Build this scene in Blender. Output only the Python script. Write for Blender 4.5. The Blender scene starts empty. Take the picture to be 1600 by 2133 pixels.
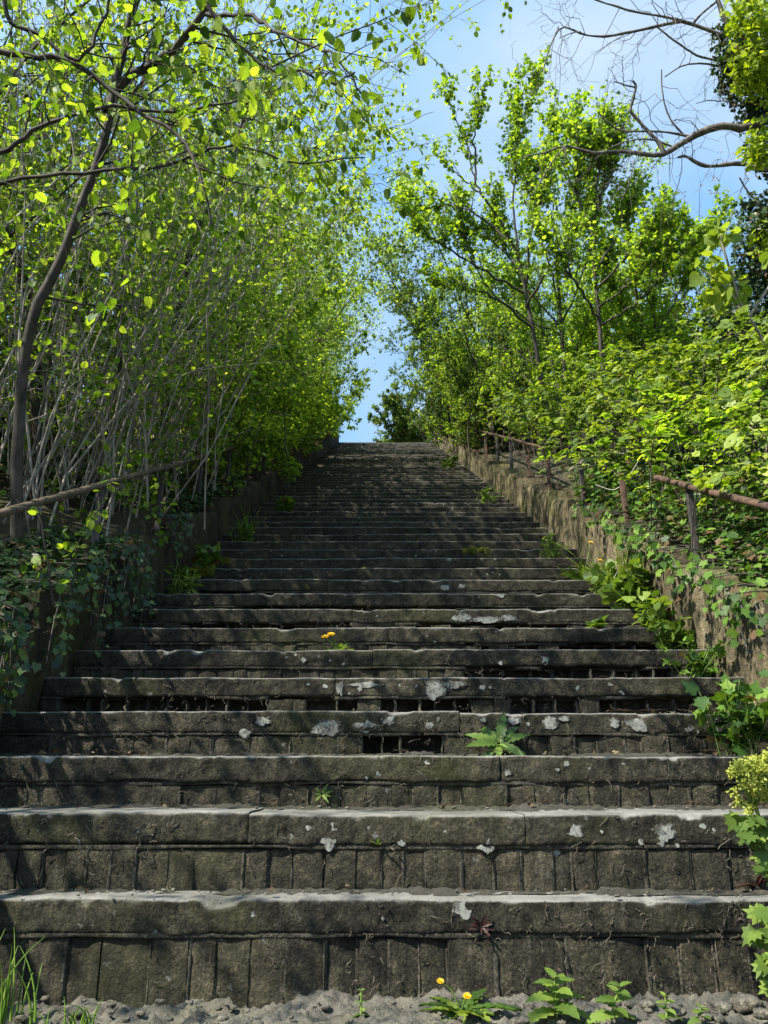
import bpy, math
import numpy as np
from mathutils import Vector, Matrix

# ------------------------------------------------------------------ camera, sky, sun, exposure
PITCH = math.radians(17.8)
CZ = 0.54
FPX = 1664.0
SUN_DIR = np.array((-0.57, -0.38, 0.73)); SUN_DIR /= np.linalg.norm(SUN_DIR)
S = bpy.context.scene
C = S.collection
cam_d = bpy.data.cameras.new('camera'); cam = bpy.data.objects.new('camera', cam_d); C.objects.link(cam)
cam.location = (0, 0, CZ); cam.rotation_euler = (math.pi/2 + PITCH, 0, 0)
cam_d.sensor_fit = 'VERTICAL'; cam_d.sensor_height = 36.0; cam_d.lens = 36.0*FPX/2133.0
cam_d.clip_start = 0.05; cam_d.clip_end = 2000
S.camera = cam

W = bpy.data.worlds.new('World'); S.world = W; W.use_nodes = True
nt = W.node_tree; nt.nodes.clear()
wo = nt.nodes.new('ShaderNodeOutputWorld'); bg = nt.nodes.new('ShaderNodeBackground')
sky = nt.nodes.new('ShaderNodeTexSky'); sky.sky_type = 'NISHITA'; sky.sun_disc = False
sky.sun_elevation = math.asin(SUN_DIR[2]); sky.sun_rotation = math.atan2(SUN_DIR[0], SUN_DIR[1]) % (2*math.pi)
sky.air_density = 1.0; sky.dust_density = 0.3; sky.ozone_density = 1.2; sky.altitude = 50
tc = nt.nodes.new('ShaderNodeTexCoord'); mp = nt.nodes.new('ShaderNodeMapping')
mp.inputs['Scale'].default_value = (1.3, 2.4, 1.6); mp.inputs['Location'].default_value = (0.9, 0.4, 0.2)
mp.inputs['Rotation'].default_value = (0.2, 0.5, 0.6)
cn = nt.nodes.new('ShaderNodeTexNoise'); cn.inputs['Scale'].default_value = 1.6; cn.inputs['Detail'].default_value = 5; cn.inputs['Roughness'].default_value = 0.5
cr = nt.nodes.new('ShaderNodeValToRGB'); cr.color_ramp.elements[0].position = 0.40; cr.color_ramp.elements[1].position = 0.66
cr.color_ramp.elements[0].color = (0.0, 0.0, 0.0, 1); cr.color_ramp.elements[1].color = (0.62, 0.62, 0.62, 1)
cm = nt.nodes.new('ShaderNodeMixRGB'); cm.inputs[2].default_value = (2.15, 2.4, 2.65, 1)
nt.links.new(tc.outputs['Generated'], mp.inputs[0]); nt.links.new(mp.outputs[0], cn.inputs['Vector'])
nt.links.new(cn.outputs['Fac'], cr.inputs[0]); nt.links.new(cr.outputs[0], cm.inputs[0])
sz = nt.nodes.new('ShaderNodeSeparateXYZ'); nt.links.new(tc.outputs['Generated'], sz.inputs[0])
gr = nt.nodes.new('ShaderNodeValToRGB'); nt.links.new(sz.outputs['Z'], gr.inputs[0])
gr.color_ramp.elements[0].position = 0.15; gr.color_ramp.elements[0].color = (0.36, 0.42, 0.52, 1)
gr.color_ramp.elements[1].position = 0.75; gr.color_ramp.elements[1].color = (0.95, 1.2, 1.12, 1)
mg = nt.nodes.new('ShaderNodeMixRGB'); mg.blend_type = 'MULTIPLY'; mg.inputs[0].default_value = 1.0
nt.links.new(sky.outputs[0], mg.inputs[1]); nt.links.new(gr.outputs[0], mg.inputs[2])
nt.links.new(mg.outputs[0], cm.inputs[1]); nt.links.new(cm.outputs[0], bg.inputs[0])
bg.inputs[1].default_value = 0.15
nt.links.new(bg.outputs[0], wo.inputs[0])

sl = bpy.data.lights.new('sun', 'SUN'); sl.energy = 4.6; sl.angle = math.radians(0.55); sl.color = (1.0, 0.94, 0.84)
so = bpy.data.objects.new('sun', sl); C.objects.link(so)
so.rotation_euler = Vector(SUN_DIR).to_track_quat('Z', 'Y').to_euler(); so.location = (-12, -4, 16)
S.view_settings.view_transform = 'Standard'; S.view_settings.look = 'None'
S.view_settings.exposure = 1.45; S.view_settings.gamma = 1.0
S.render.engine = 'CYCLES'
S.cycles.max_bounces = 8; S.cycles.diffuse_bounces = 5; S.cycles.transmission_bounces = 4; S.cycles.glossy_bounces = 2
S.cycles.transparent_max_bounces = 4; S.cycles.caustics_reflective = False; S.cycles.caustics_refractive = False

# ------------------------------------------------------------------ helpers
cP, sP = math.cos(PITCH), math.sin(PITCH)
def at(px, py, z):
    """a pixel of the 1600x2133 photograph at depth z along the optical axis -> world point"""
    u = (px-800)/FPX*z; v = (1066.5-py)/FPX*z
    return np.array((u, z*cP - v*sP, CZ + z*sP + v*cP))
def nrm(a):
    return a/np.maximum(np.linalg.norm(a, axis=-1, keepdims=True), 1e-9)

def _hash(ix, iy, iz, seed):
    h = (ix.astype(np.int64)*374761393 + iy.astype(np.int64)*668265263 + iz.astype(np.int64)*2147483647 + seed*974634541) & 0xffffffff
    h = ((h ^ (h >> 13))*1274126177) & 0xffffffff
    h = ((h ^ (h >> 16))*2246822519) & 0xffffffff
    return ((h ^ (h >> 15)) & 0xffffff)/float(0xffffff)
def vnoise(p, seed=0):
    p = np.asarray(p, float); i = np.floor(p).astype(np.int64); f = p-i; f = f*f*(3-2*f)
    r = 0
    for dx in (0, 1):
        for dy in (0, 1):
            for dz in (0, 1):
                w = (f[..., 0] if dx else 1-f[..., 0])*(f[..., 1] if dy else 1-f[..., 1])*(f[..., 2] if dz else 1-f[..., 2])
                r = r + w*_hash(i[..., 0]+dx, i[..., 1]+dy, i[..., 2]+dz, seed)
    return r*2-1
def fbm(p, octaves=4, seed=0):
    p = np.asarray(p, float); a = 1.0; r = 0
    for o in range(octaves):
        r = r + a*vnoise(p*(2**o) + o*17.3, seed+o); a *= 0.5
    return r

def world_origin(o):
    l = Vector((0, 0, 0))
    while o is not None:
        l = l + o.location; o = o.parent
    return np.array(l)
def thing(name, label, cat, loc=(0, 0, 0), group=None):
    o = bpy.data.objects.new(name, None); C.objects.link(o); o.location = [float(v) for v in loc]; o.empty_display_size = 0.2
    o['label'] = label; o['category'] = cat
    if group: o['group'] = group
    return o
def build(name, chunks, mats, parent=None, smooth=True, rnd=True, label=None, cat=None, group=None, kind=None, loc=None):
    """chunks: list of (V, F, material index[, rnd per face]); F is one (n,k) array. ONE mesh object, vertices given in world space."""
    if not isinstance(mats, (list, tuple)): mats = [mats]
    org = np.zeros(3)
    if parent is not None: org = world_origin(parent)
    elif loc is not None: org = np.array(loc, float)
    Vs, off = [], 0
    lv, ls, lt, mi, rr = [], [], [], [], []
    nl = 0
    for ch in chunks:
        V, F, m = ch[0], ch[1], ch[2]
        V = np.asarray(V, float); F = np.asarray(F, np.int64)
        if len(F) == 0: continue
        n, k = F.shape
        Vs.append(V); lv.append((F+off).ravel()); ls.append(nl + np.arange(n)*k); lt.append(np.full(n, k)); mi.append(np.full(n, m))
        rr.append(ch[3] if len(ch) > 3 and ch[3] is not None else np.zeros(n))
        off += len(V); nl += n*k
    V = np.concatenate(Vs) - org; lv = np.concatenate(lv); ls = np.concatenate(ls); lt = np.concatenate(lt); mi = np.concatenate(mi); rr = np.concatenate(rr)
    me = bpy.data.meshes.new(name)
    me.vertices.add(len(V)); me.vertices.foreach_set('co', V.astype(np.float32).ravel())
    me.loops.add(len(lv)); me.loops.foreach_set('vertex_index', lv.astype(np.int32))
    me.polygons.add(len(ls)); me.polygons.foreach_set('loop_start', ls.astype(np.int32)); me.polygons.foreach_set('loop_total', lt.astype(np.int32))
    me.polygons.foreach_set('material_index', mi.astype(np.int32))
    me.polygons.foreach_set('use_smooth', np.full(len(ls), bool(smooth)))
    for m in mats: me.materials.append(m)
    if rnd:
        a = me.attributes.new('rnd', 'FLOAT', 'FACE'); a.data.foreach_set('value', rr.astype(np.float32))
    me.update(calc_edges=True)
    o = bpy.data.objects.new(name, me); C.objects.link(o)
    if parent is not None: o.parent = parent
    elif loc is not None: o.location = [float(v) for v in loc]
    if label: o['label'] = label
    if cat: o['category'] = cat
    if group: o['group'] = group
    if kind: o['kind'] = kind
    return o

def grid_faces(nu, nv):
    i = np.arange(nu-1)[:, None]; j = np.arange(nv-1)[None, :]
    a = (i*nv+j); return np.stack([a, a+nv, a+nv+1, a+1], -1).reshape(-1, 4)
def tubes(P, R, k=5):
    """P (N,m,3) polylines, R (N,m) radii -> V, F"""
    P = np.asarray(P, float); R = np.asarray(R, float)
    N, m, _ = P.shape
    T = np.empty_like(P); T[:, 1:-1] = P[:, 2:]-P[:, :-2]; T[:, 0] = P[:, 1]-P[:, 0]; T[:, -1] = P[:, -1]-P[:, -2]
    T = nrm(T)
    mean = nrm(P[:, -1]-P[:, 0]); ref = np.where(np.abs(mean[:, 2:3]) > 0.8, np.array([[1.0, 0.13, 0.0]]), np.array([[0.05, 0.1, 1.0]]))
    n1 = nrm(np.cross(T, ref[:, None, :])); n2 = np.cross(T, n1)
    a = np.arange(k)/k*2*math.pi
    ring = n1[:, :, None, :]*np.cos(a)[None, None, :, None] + n2[:, :, None, :]*np.sin(a)[None, None, :, None]
    V = (P[:, :, None, :] + ring*R[:, :, None, None]).reshape(-1, 3)
    n = np.arange(N)[:, None, None]; i = np.arange(m-1)[None, :, None]; j = np.arange(k)[None, None, :]
    b = n*m*k; j2 = (j+1) % k
    F = np.stack([b+i*k+j, b+i*k+j2, b+(i+1)*k+j2, b+(i+1)*k+j], -1).reshape(-1, 4)
    return V, F
def resample(path, m):
    path = np.asarray(path, float)
    # Catmull-Rom through the given points
    p = np.vstack([2*path[0]-path[1], path, 2*path[-1]-path[-2]]); n = len(path)
    t = np.linspace(0, n-1-1e-6, m); i = np.floor(t).astype(int); f = (t-i)[:, None]
    p0, p1, p2, p3 = p[i], p[i+1], p[i+2], p[i+3]
    return 0.5*((2*p1)+(-p0+p2)*f+(2*p0-5*p1+4*p2-p3)*f**2+(-p0+3*p1-3*p2+p3)*f**3)
def along(P, R, idx, t):
    m = P.shape[1]; x = t*(m-1); i = np.minimum(x.astype(int), m-2); f = (x-i)[:, None]
    a, b = P[idx, i], P[idx, i+1]
    return a+(b-a)*f, nrm(b-a), R[idx, i]*(1-f[:, 0])+R[idx, i+1]*f[:, 0]
def sprout(rng, P, R, n, t0, t1, length, fwd=0.5, out=1.0, up=0.15, bias=(0, 0, 0), m=5, droop=0.0, jit=0.06, rr=0.55, tip=0.3, taper=0.45, rmin=0.0016):
    """n side shoots along the polylines (P,R)"""
    L = np.linalg.norm(np.diff(P, axis=1), axis=2).sum(1); w = L/L.sum()
    idx = rng.choice(len(P), n, p=w); t = t0+(t1-t0)*rng.random(n)
    pos, tan, rad = along(P, R, idx, t)
    rv = rng.normal(size=(n, 3)); rv -= tan*(rv*tan).sum(1, keepdims=True); rv = nrm(rv)
    d = nrm(tan*fwd + rv*out + np.array([0, 0, up]) + np.array(bias))
    ln = length*(0.5+0.8*rng.random(n))*(1-taper*t)
    s = np.linspace(0, 1, m)
    Q = pos[:, None, :]+d[:, None, :]*(ln[:, None]*s[None, :])[..., None]
    Q[:, :, 2] += -droop*ln[:, None]*(s**2)[None, :]
    J = np.cumsum(rng.normal(size=(n, m, 3))*jit, axis=1); J -= J[:, :1]
    Q += J*ln[:, None, None]*0.6
    r0 = np.maximum(rad*rr, rmin); rad2 = r0[:, None]*(1-(1-tip)*s[None, :])
    return Q, np.maximum(rad2, rmin*0.6)
def leaf_spots(rng, P, R, n, t0, t1=1.0, off=0.02, droop=0.4, fwd=0.4, flat=1.0):
    """positions, directions, normals of n leaves along the shoots"""
    L = np.linalg.norm(np.diff(P, axis=1), axis=2).sum(1); w = L/L.sum()
    idx = rng.choice(len(P), n, p=w); t = t0+(t1-t0)*rng.random(n)
    pos, tan, _ = along(P, R, idx, t)
    rv = nrm(rng.normal(size=(n, 3)))
    d = nrm(tan*fwd + rv*1.0 + np.array([0, 0, -droop]))
    nn = np.array([0, 0, flat])+rng.normal(size=(n, 3))*0.5
    nn = nrm(nn - d*(nn*d).sum(1, keepdims=True))
    return pos+rv*off, d, nn

# leaf templates: x across, y along, z normal
def _oval(w=0.40):
    V = [(0, 0, 0), (0, .35, -.04), (0, .7, -.04), (0, 1.03, .0), (-.62*w, .08, .02), (-w, .38, .05), (-.72*w, .76, .04), (.62*w, .08, .02), (w, .38, .05), (.72*w, .76, .04)]
    return np.array(V), [np.array([(0, 1, 5, 4), (1, 2, 6, 5), (1, 0, 7, 8), (2, 1, 8, 9)]), np.array([(2, 3, 6), (3, 2, 9)])]
def _kite(w=0.36):
    return np.array([(0, 0, 0), (-w, .42, .07), (0, 1, -.03), (w, .42, .07)]), [np.array([(0, 2, 1), (0, 3, 2)])]
def _fan(outline, cz=-.03, c=(0, .42)):
    o = np.array(outline, float); n = len(o)
    V = np.zeros((n+1, 3)); V[0] = (c[0], c[1], cz); V[1:, :2] = o
    V[1:, 2] = 0.05*np.abs(o[:, 0])*np.where(np.arange(n) % 2, 1, -1)
    F = np.array([(0, 1+i, 1+(i+1) % n) for i in range(n)]); return V, [F]
MAPLE = _fan([(0, 0), (-.18, .05), (-.42, .02), (-.33, .2), (-.56, .42), (-.3, .5), (-.32, .72), (-.12, .68), (0, 1.0), (.12, .68), (.32, .72), (.3, .5), (.56, .42), (.33, .2), (.42, .02), (.18, .05)])
IVY = _fan([(0, .08), (-.22, -.05), (-.45, .12), (-.38, .32), (-.55, .5), (-.25, .62), (0, 1.0), (.25, .62), (.55, .5), (.38, .32), (.45, .12), (.22, -.05)])
def _bigleaf(w=.40, n=8):
    V = []; F = []
    for i in range(n+1):
        t = i/n; ww = w*(math.sin(math.pi*(.06+.94*t)**.8)**.75 if i < n else 0)*(1 if i % 2 else .9)+.004; dz = .035*(1 if i % 2 else -1)
        V += [(-ww, t-.10*(1-t)*(t > 0), .05+dz*.6), (-ww*.5, t-.03*(t > 0), .03+dz), (0, t, -.02), (ww*.5, t-.03*(t > 0), .03+dz), (ww, t-.10*(1-t)*(t > 0), .05+dz*.6)]
    for i in range(n):
        for j in range(4): a = i*5+j; F.append((a, a+1, a+6, a+5))
    return np.array(V), [np.array(F)]
BIGLEAF = _bigleaf(); OVAL = _oval(); KITE = _kite(); BROAD = _oval(0.5); NARROW = _oval(0.2)
def _lance(w=0.12, n=6, tooth=0.35):
    V = []; F = []
    for i in range(n+1):
        t = i/n; ww = w*math.sin(math.pi*min(1, .12+.88*t))**0.7*(1+(tooth if i % 2 else -tooth)); ww = max(ww, .012 if i < n else 0.004)
        V += [(-ww, t-(.04 if i % 2 else 0), .03), (0, t, -.02), (ww, t-(.04 if i % 2 else 0), .03)]
    for i in range(n):
        a = i*3; F += [(a, a+1, a+4, a+3), (a+1, a+2, a+5, a+4)]
    return np.array(V), [np.array(F)]
LANCE = _lance(); SPEAR = _lance(0.15, 12, 0.22); DANDY = _lance(0.13, 10, 0.55)
def leaves(tpl, pos, d, nn, size, rnd, mi=0, curl=None):
    TV, TF = tpl
    size = np.broadcast_to(np.asarray(size, float), (len(pos),))
    w = np.cross(d, nn)
    V = TV[None, :, :]*size[:, None, None]
    if curl is not None:
        V = V.copy(); V[:, :, 2] -= (TV[None, :, 1]**2)*curl*size[:, None]
    X = pos[:, None, :]+V[..., 0:1]*w[:, None, :]+V[..., 1:2]*d[:, None, :]+V[..., 2:3]*nn[:, None, :]
    n, k = len(pos), len(TV); out = []
    X = X.reshape(-1, 3)
    first = True
    for F in TF:
        FF = (F[None]+(np.arange(n)*k)[:, None, None]).reshape(-1, F.shape[1])
        out.append((X if first else X, FF, mi, np.repeat(rnd, len(F))))
    if len(out) == 2:   # share one vertex block
        return [(X, out[0][1], mi, out[0][3]), (X, out[1][1], mi, out[1][3])]
    return out

# ------------------------------------------------------------------ materials
class NT:
    def __init__(s, name):
        s.m = bpy.data.materials.new(name); s.m.use_nodes = True; s.t = s.m.node_tree; s.t.nodes.clear()
        s.out = s.n('ShaderNodeOutputMaterial')
    def n(s, typ, **kw):
        o = s.t.nodes.new(typ)
        for k, v in kw.items():
            setattr(o, k, v)
        return o
    def l(s, a, b): s.t.links.new(a, b)
    def noise(s, vec, scale, detail=5, rough=0.55, dist=0.0):
        n = s.n('ShaderNodeTexNoise'); n.inputs['Scale'].default_value = scale; n.inputs['Detail'].default_value = detail
        n.inputs['Roughness'].default_value = rough; n.inputs['Distortion'].default_value = dist
        s.l(vec, n.inputs['Vector']); return n.outputs['Fac']
    def mapping(s, vec, scale):
        n = s.n('ShaderNodeMapping'); n.inputs['Scale'].default_value = scale; s.l(vec, n.inputs[0]); return n.outputs[0]
    def ramp(s, fac, stops):
        n = s.n('ShaderNodeValToRGB'); e = n.color_ramp.elements
        while len(e) < len(stops): e.new(0.5)
        for k, (p, c) in enumerate(stops):
            e[k].position = p; e[k].color = (c, c, c, 1) if not isinstance(c, tuple) else (*c, 1)
        s.l(fac, n.inputs[0]); return n.outputs[0]
    def mix(s, fac, a, b, mode='MIX'):
        n = s.n('ShaderNodeMixRGB', blend_type=mode)
        for i, v in ((0, fac), (1, a), (2, b)):
            if isinstance(v, (int, float)): n.inputs[i].default_value = v
            elif isinstance(v, tuple): n.inputs[i].default_value = (*v, 1)
            else: s.l(v, n.inputs[i])
        return n.outputs[0]
    def math(s, op, a, b=0.0):
        n = s.n('ShaderNodeMath', operation=op)
        for i, v in ((0, a), (1, b)):
            if isinstance(v, (int, float)): n.inputs[i].default_value = v
            else: s.l(v, n.inputs[i])
        return n.outputs[0]
    def bump(s, h, strength=0.5, dist=0.01, normal=None):
        n = s.n('ShaderNodeBump'); n.inputs['Strength'].default_value = strength; n.inputs['Distance'].default_value = dist
        s.l(h, n.inputs['Height'])
        if normal is not None: s.l(normal, n.inputs['Normal'])
        return n.outputs[0]
    def pbsdf(s, col, rough=0.85, spec=0.25, normal=None):
        b = s.n('ShaderNodeBsdfPrincipled')
        if isinstance(col, tuple): b.inputs['Base Color'].default_value = (*col, 1)
        else: s.l(col, b.inputs['Base Color'])
        if isinstance(rough, (int, float)): b.inputs['Roughness'].default_value = rough
        else: s.l(rough, b.inputs['Roughness'])
        b.inputs['Specular IOR Level'].default_value = spec
        if normal is not None: s.l(normal, b.inputs['Normal'])
        return b.outputs[0]
    def done(s, sh): s.l(sh, s.out.inputs[0]); return s.m

def stone_mat(name, dark, mid, light, top, moss=(0.045, 0.06, 0.012), moss_amt=0.5, spots=0.8, streak=0.6, topmix=0.8):
    s = NT(name); co = s.n('ShaderNodeTexCoord').outputs['Object']; ge = s.n('ShaderNodeNewGeometry')
    n1 = s.noise(co, 2.3, 8, 0.62); n2 = s.noise(co, 38, 6, 0.65)
    st = s.noise(s.mapping(co, (14, 14, 1.3)), 1.0, 6, 0.6)
    f = s.math('ADD', s.math('MULTIPLY', n1, 0.6), s.math('ADD', s.math('MULTIPLY', st, 0.4*streak), s.math('MULTIPLY', n2, 0.4-0.4*streak+0.12)))
    col = s.ramp(f, [(0.36, dark), (0.52, mid), (0.72, light)])
    mid2 = s.noise(co, 26, 7, 0.72); col = s.mix(0.75, col, s.ramp(mid2, [(0.36, (0.42, 0.41, 0.38)), (0.5, (0.95, 0.95, 0.93)), (0.66, (1.9, 1.85, 1.65))]), 'MULTIPLY')
    dr = s.ramp(s.noise(s.mapping(co, (30, 30, 2.2)), 1.0, 5, 0.7), [(0.6, 0.0), (0.72, 1.0)]); col = s.mix(s.math('MULTIPLY', dr, 0.35*streak), col, (0.11, 0.10, 0.085))
    # fine grit and pits
    g = s.noise(co, 140, 5, 0.75); col = s.mix(0.8, col, s.ramp(g, [(0.36, (0.3, 0.3, 0.29)), (0.5, (0.9, 0.9, 0.88)), (0.64, (1.9, 1.85, 1.7))]), 'MULTIPLY')
    # pale dust and wear on the up-facing stone, with painted sunlight on the treads
    sep = s.n('ShaderNodeSeparateXYZ'); s.l(ge.outputs['Normal'], sep.inputs[0])
    upm = s.ramp(sep.outputs['Z'], [(0.25, 0.0), (0.8, 1.0)])
    tn = s.ramp(s.noise(co, 9, 6, 0.6), [(0.3, 0.45), (0.7, 1.0)])
    col = s.mix(s.math('MULTIPLY', s.math('MULTIPLY', upm, tn), topmix), col, top)
    # moss
    mo = s.ramp(s.noise(s.mapping(co, (1, 1, 1.0)), 1.7, 7, 0.68), [(0.52, 0.0), (0.66, 1.0)])
    col = s.mix(s.math('MULTIPLY', mo, moss_amt), col, moss)
    # small lichen spots
    v = s.n('ShaderNodeTexVoronoi'); v.inputs['Scale'].default_value = 24
    dv = s.n('ShaderNodeVectorMath', operation='ADD'); nz = s.n('ShaderNodeTexNoise'); nz.inputs['Scale'].default_value = 90
    s.l(co, nz.inputs['Vector']); sc = s.n('ShaderNodeVectorMath', operation='SCALE'); sc.inputs['Scale'].default_value = 0.03; s.l(nz.outputs['Color'], sc.inputs[0])
    s.l(co, dv.inputs[0]); s.l(sc.outputs[0], dv.inputs[1]); s.l(dv.outputs[0], v.inputs['Vector'])
    sp = s.ramp(v.outputs['Distance'], [(0.12, 1.0), (0.2, 0.0)])
    big = s.ramp(s.noise(co, 2.0, 3, 0.5), [(0.5, 0.0), (0.66, 1.0)])
    vc = s.n('ShaderNodeSeparateColor'); s.l(v.outputs['Color'], vc.inputs[0]); pick = s.math('GREATER_THAN', vc.outputs[0], 0.62)
    col = s.mix(s.math('MULTIPLY', s.math('MULTIPLY', sp, big), s.math('MULTIPLY', pick, spots)), col, (0.33, 0.34, 0.31))
    h = s.math('ADD', s.math('ADD', s.math('MULTIPLY', n2, 0.6), s.math('MULTIPLY', mid2, 0.7)), s.math('MULTIPLY', s.noise(co, 110, 6, 0.7), 0.55))
    nm = s.bump(h, 1.0, 0.011, s.bump(s.math('ADD', n1, st), 0.6, 0.02))
    return s.done(s.pbsdf(col, 0.92, 0.15, nm))
def leaf_mat(name, cols, trans=0.45, tcol=(1.5, 1.55, 0.45), rough=0.5, spec=0.3, brown=0.0):
    s = NT(name); a = s.n('ShaderNodeAttribute'); a.attribute_name = 'rnd'
    k = len(cols); st = [(i/(k-1), c) for i, c in enumerate(cols)]
    if brown: st = [(0.0, (0.10, 0.06, 0.03)), (brown*.7, (0.13, 0.085, 0.035)), (brown, cols[0])]+st[1:]
    col = s.ramp(a.outputs['Fac'], st)
    co = s.n('ShaderNodeTexCoord').outputs['Object']
    col = s.mix(0.35, col, s.ramp(s.noise(co, 70, 3), [(0.35, (0.6, 0.66, 0.6)), (0.65, (1.0, 1.0, 1.0))]), 'MULTIPLY')
    p = s.pbsdf(col, rough, spec)
    t = s.n('ShaderNodeBsdfTranslucent'); s.l(s.mix(1.0, col, tcol, 'MULTIPLY'), t.inputs[0])
    mx = s.n('ShaderNodeMixShader'); mx.inputs[0].default_value = trans; s.l(p, mx.inputs[1]); s.l(t.outputs[0], mx.inputs[2])
    return s.done(mx.outputs[0])
def bark_mat(name, c1, c2, c3=None, scale=18):
    s = NT(name); co = s.n('ShaderNodeTexCoord').outputs['Object']
    n1 = s.noise(s.mapping(co, (1, 1, 0.35)), scale, 6, 0.6); n2 = s.noise(co, 4, 4)
    col = s.ramp(n1, [(0.35, c1), (0.65, c2)])
    if c3: col = s.mix(s.ramp(n2, [(0.5, 0.0), (0.65, 0.8)]), col, c3)
    return s.done(s.pbsdf(col, 0.8, 0.25, s.bump(n1, 0.5, 0.006)))
def plain_mat(name, c1, c2, rough=0.7, scale=40, bump=0.4, spec=0.3):
    s = NT(name); co = s.n('ShaderNodeTexCoord').outputs['Object']; n1 = s.noise(co, scale, 6, 0.6)
    return s.done(s.pbsdf(s.ramp(n1, [(0.35, c1), (0.65, c2)]), rough, spec, s.bump(n1, bump, 0.004)))

M = {}
M['step'] = stone_mat('worn_step_stone', (0.008, 0.0076, 0.006), (0.026, 0.0245, 0.0185), (0.062, 0.055, 0.039), (0.3, 0.29, 0.26), moss=(0.03, 0.036, 0.009), moss_amt=0.45)  # top colour is dust lightened further to paint in the sun on the treads
M['brick'] = stone_mat('riser_brick', (0.009, 0.0084, 0.0066), (0.03, 0.0275, 0.0205), (0.072, 0.063, 0.043), (0.2, 0.18, 0.14), moss=(0.035, 0.038, 0.014), moss_amt=0.4, spots=0.4, streak=1.0)
M['mortar'] = stone_mat('old_mortar', (0.018, 0.0165, 0.0132), (0.046, 0.042, 0.034), (0.1, 0.092, 0.074), (0.05, 0.047, 0.038), moss_amt=0.3, spots=0.2)
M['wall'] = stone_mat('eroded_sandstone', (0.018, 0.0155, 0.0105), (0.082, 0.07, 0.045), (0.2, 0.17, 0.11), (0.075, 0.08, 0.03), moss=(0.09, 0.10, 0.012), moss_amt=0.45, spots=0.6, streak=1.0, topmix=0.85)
M['wall_shaded'] = stone_mat('shaded_mossy_wall', (0.011, 0.0095, 0.0065), (0.034, 0.028, 0.018), (0.08, 0.062, 0.037), (0.045, 0.05, 0.022), moss=(0.045, 0.055, 0.01), moss_amt=0.6, spots=0.3, streak=1.0)  # mossy darker copy of the wall stone, the left side's shade painted in
M['soil'] = stone_mat('dark_soil', (0.02, 0.017, 0.012), (0.05, 0.042, 0.03), (0.10, 0.085, 0.06), (0.06, 0.055, 0.035), moss_amt=0.4, spots=0.0)
M['rubble'] = stone_mat('dry_rubble', (0.03, 0.0275, 0.022), (0.085, 0.078, 0.064), (0.19, 0.176, 0.145), (0.125, 0.117, 0.098), moss=(0.07, 0.07, 0.02), moss_amt=0.35, spots=0.3)
def lichen_mat():
    s = NT('pale_lichen'); co = s.n('ShaderNodeTexCoord').outputs['Object']; a = s.n('ShaderNodeAttribute'); a.attribute_name = 'rnd'
    n1 = s.noise(co, 85, 6, 0.7); n2 = s.noise(co, 22, 4)
    f = s.math('ADD', s.math('MULTIPLY', n1, 1.0), s.math('ADD', s.math('MULTIPLY', n2, 0.5), s.math('MULTIPLY', a.outputs['Fac'], 0.16)))
    col = s.ramp(f, [(0.70, (0.028, 0.026, 0.02)), (0.82, (0.11, 0.11, 0.094)), (1.0, (0.23, 0.235, 0.205))])
    return s.done(s.pbsdf(col, 0.95, 0.1, s.bump(n1, 0.4, 0.004)))
M['lichen'] = lichen_mat()
M['moss'] = plain_mat('green_moss', (0.02, 0.03, 0.006), (0.085, 0.09, 0.014), 1.0, 120, 1.0, 0.05)
M['rust'] = plain_mat('rusty_iron', (0.026, 0.018, 0.014), (0.115, 0.066, 0.042), 0.85, 22, 1.0)
M['rustbrown'] = plain_mat('brown_weathered_rail', (0.05, 0.034, 0.021), (0.14, 0.1, 0.062), 0.75, 24, 0.6)
M['iron'] = plain_mat('dark_painted_iron', (0.016, 0.014, 0.013), (0.05, 0.04, 0.034), 0.55, 30, 0.4, 0.4)
M['bark_grey'] = bark_mat('grey_hazel_bark', (0.03, 0.026, 0.021), (0.095, 0.083, 0.068), (0.06, 0.058, 0.04))
M['bark_mid'] = bark_mat('dark_grey_bark', (0.02, 0.017, 0.0135), (0.07, 0.06, 0.049), (0.045, 0.044, 0.03))
M['bark_pale'] = bark_mat('pale_stem_bark', (0.125, 0.108, 0.086), (0.34, 0.3, 0.245))
M['bark_dark'] = bark_mat('dark_bark', (0.022, 0.018, 0.013), (0.065, 0.053, 0.04))
M['bark_dead'] = bark_mat('dead_wood', (0.05, 0.044, 0.039), (0.17, 0.15, 0.132))
M['hazel'] = leaf_mat('hazel_leaf', [(0.045, 0.095, 0.012), (0.125, 0.21, 0.022), (0.22, 0.315, 0.034), (0.32, 0.4, 0.055)], 0.54, (1.6, 1.6, 0.5))
M['hedge'] = leaf_mat('hedge_leaf', [(0.055, 0.1, 0.018), (0.145, 0.23, 0.03), (0.255, 0.35, 0.046), (0.36, 0.44, 0.07)], 0.62, (1.8, 1.8, 0.55))
M['maple'] = leaf_mat('maple_leaf', [(0.055, 0.11, 0.016), (0.15, 0.24, 0.028), (0.25, 0.36, 0.04), (0.34, 0.43, 0.06)], 0.56, (1.8, 1.8, 0.55))
M['thorn'] = leaf_mat('hawthorn_leaf', [(0.028, 0.06, 0.014), (0.065, 0.12, 0.022), (0.13, 0.2, 0.032), (0.21, 0.27, 0.045)], 0.4, brown=0.05)
M['bramble'] = leaf_mat('bramble_leaf', [(0.045, 0.085, 0.018), (0.125, 0.19, 0.03), (0.24, 0.31, 0.045), (0.36, 0.41, 0.07)], 0.42, brown=0.05)
M['ivy'] = leaf_mat('ivy_leaf', [(0.01, 0.024, 0.009), (0.02, 0.045, 0.016), (0.038, 0.075, 0.022), (0.09, 0.14, 0.035)], 0.15, rough=0.46, spec=0.3, brown=0.03)
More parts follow.
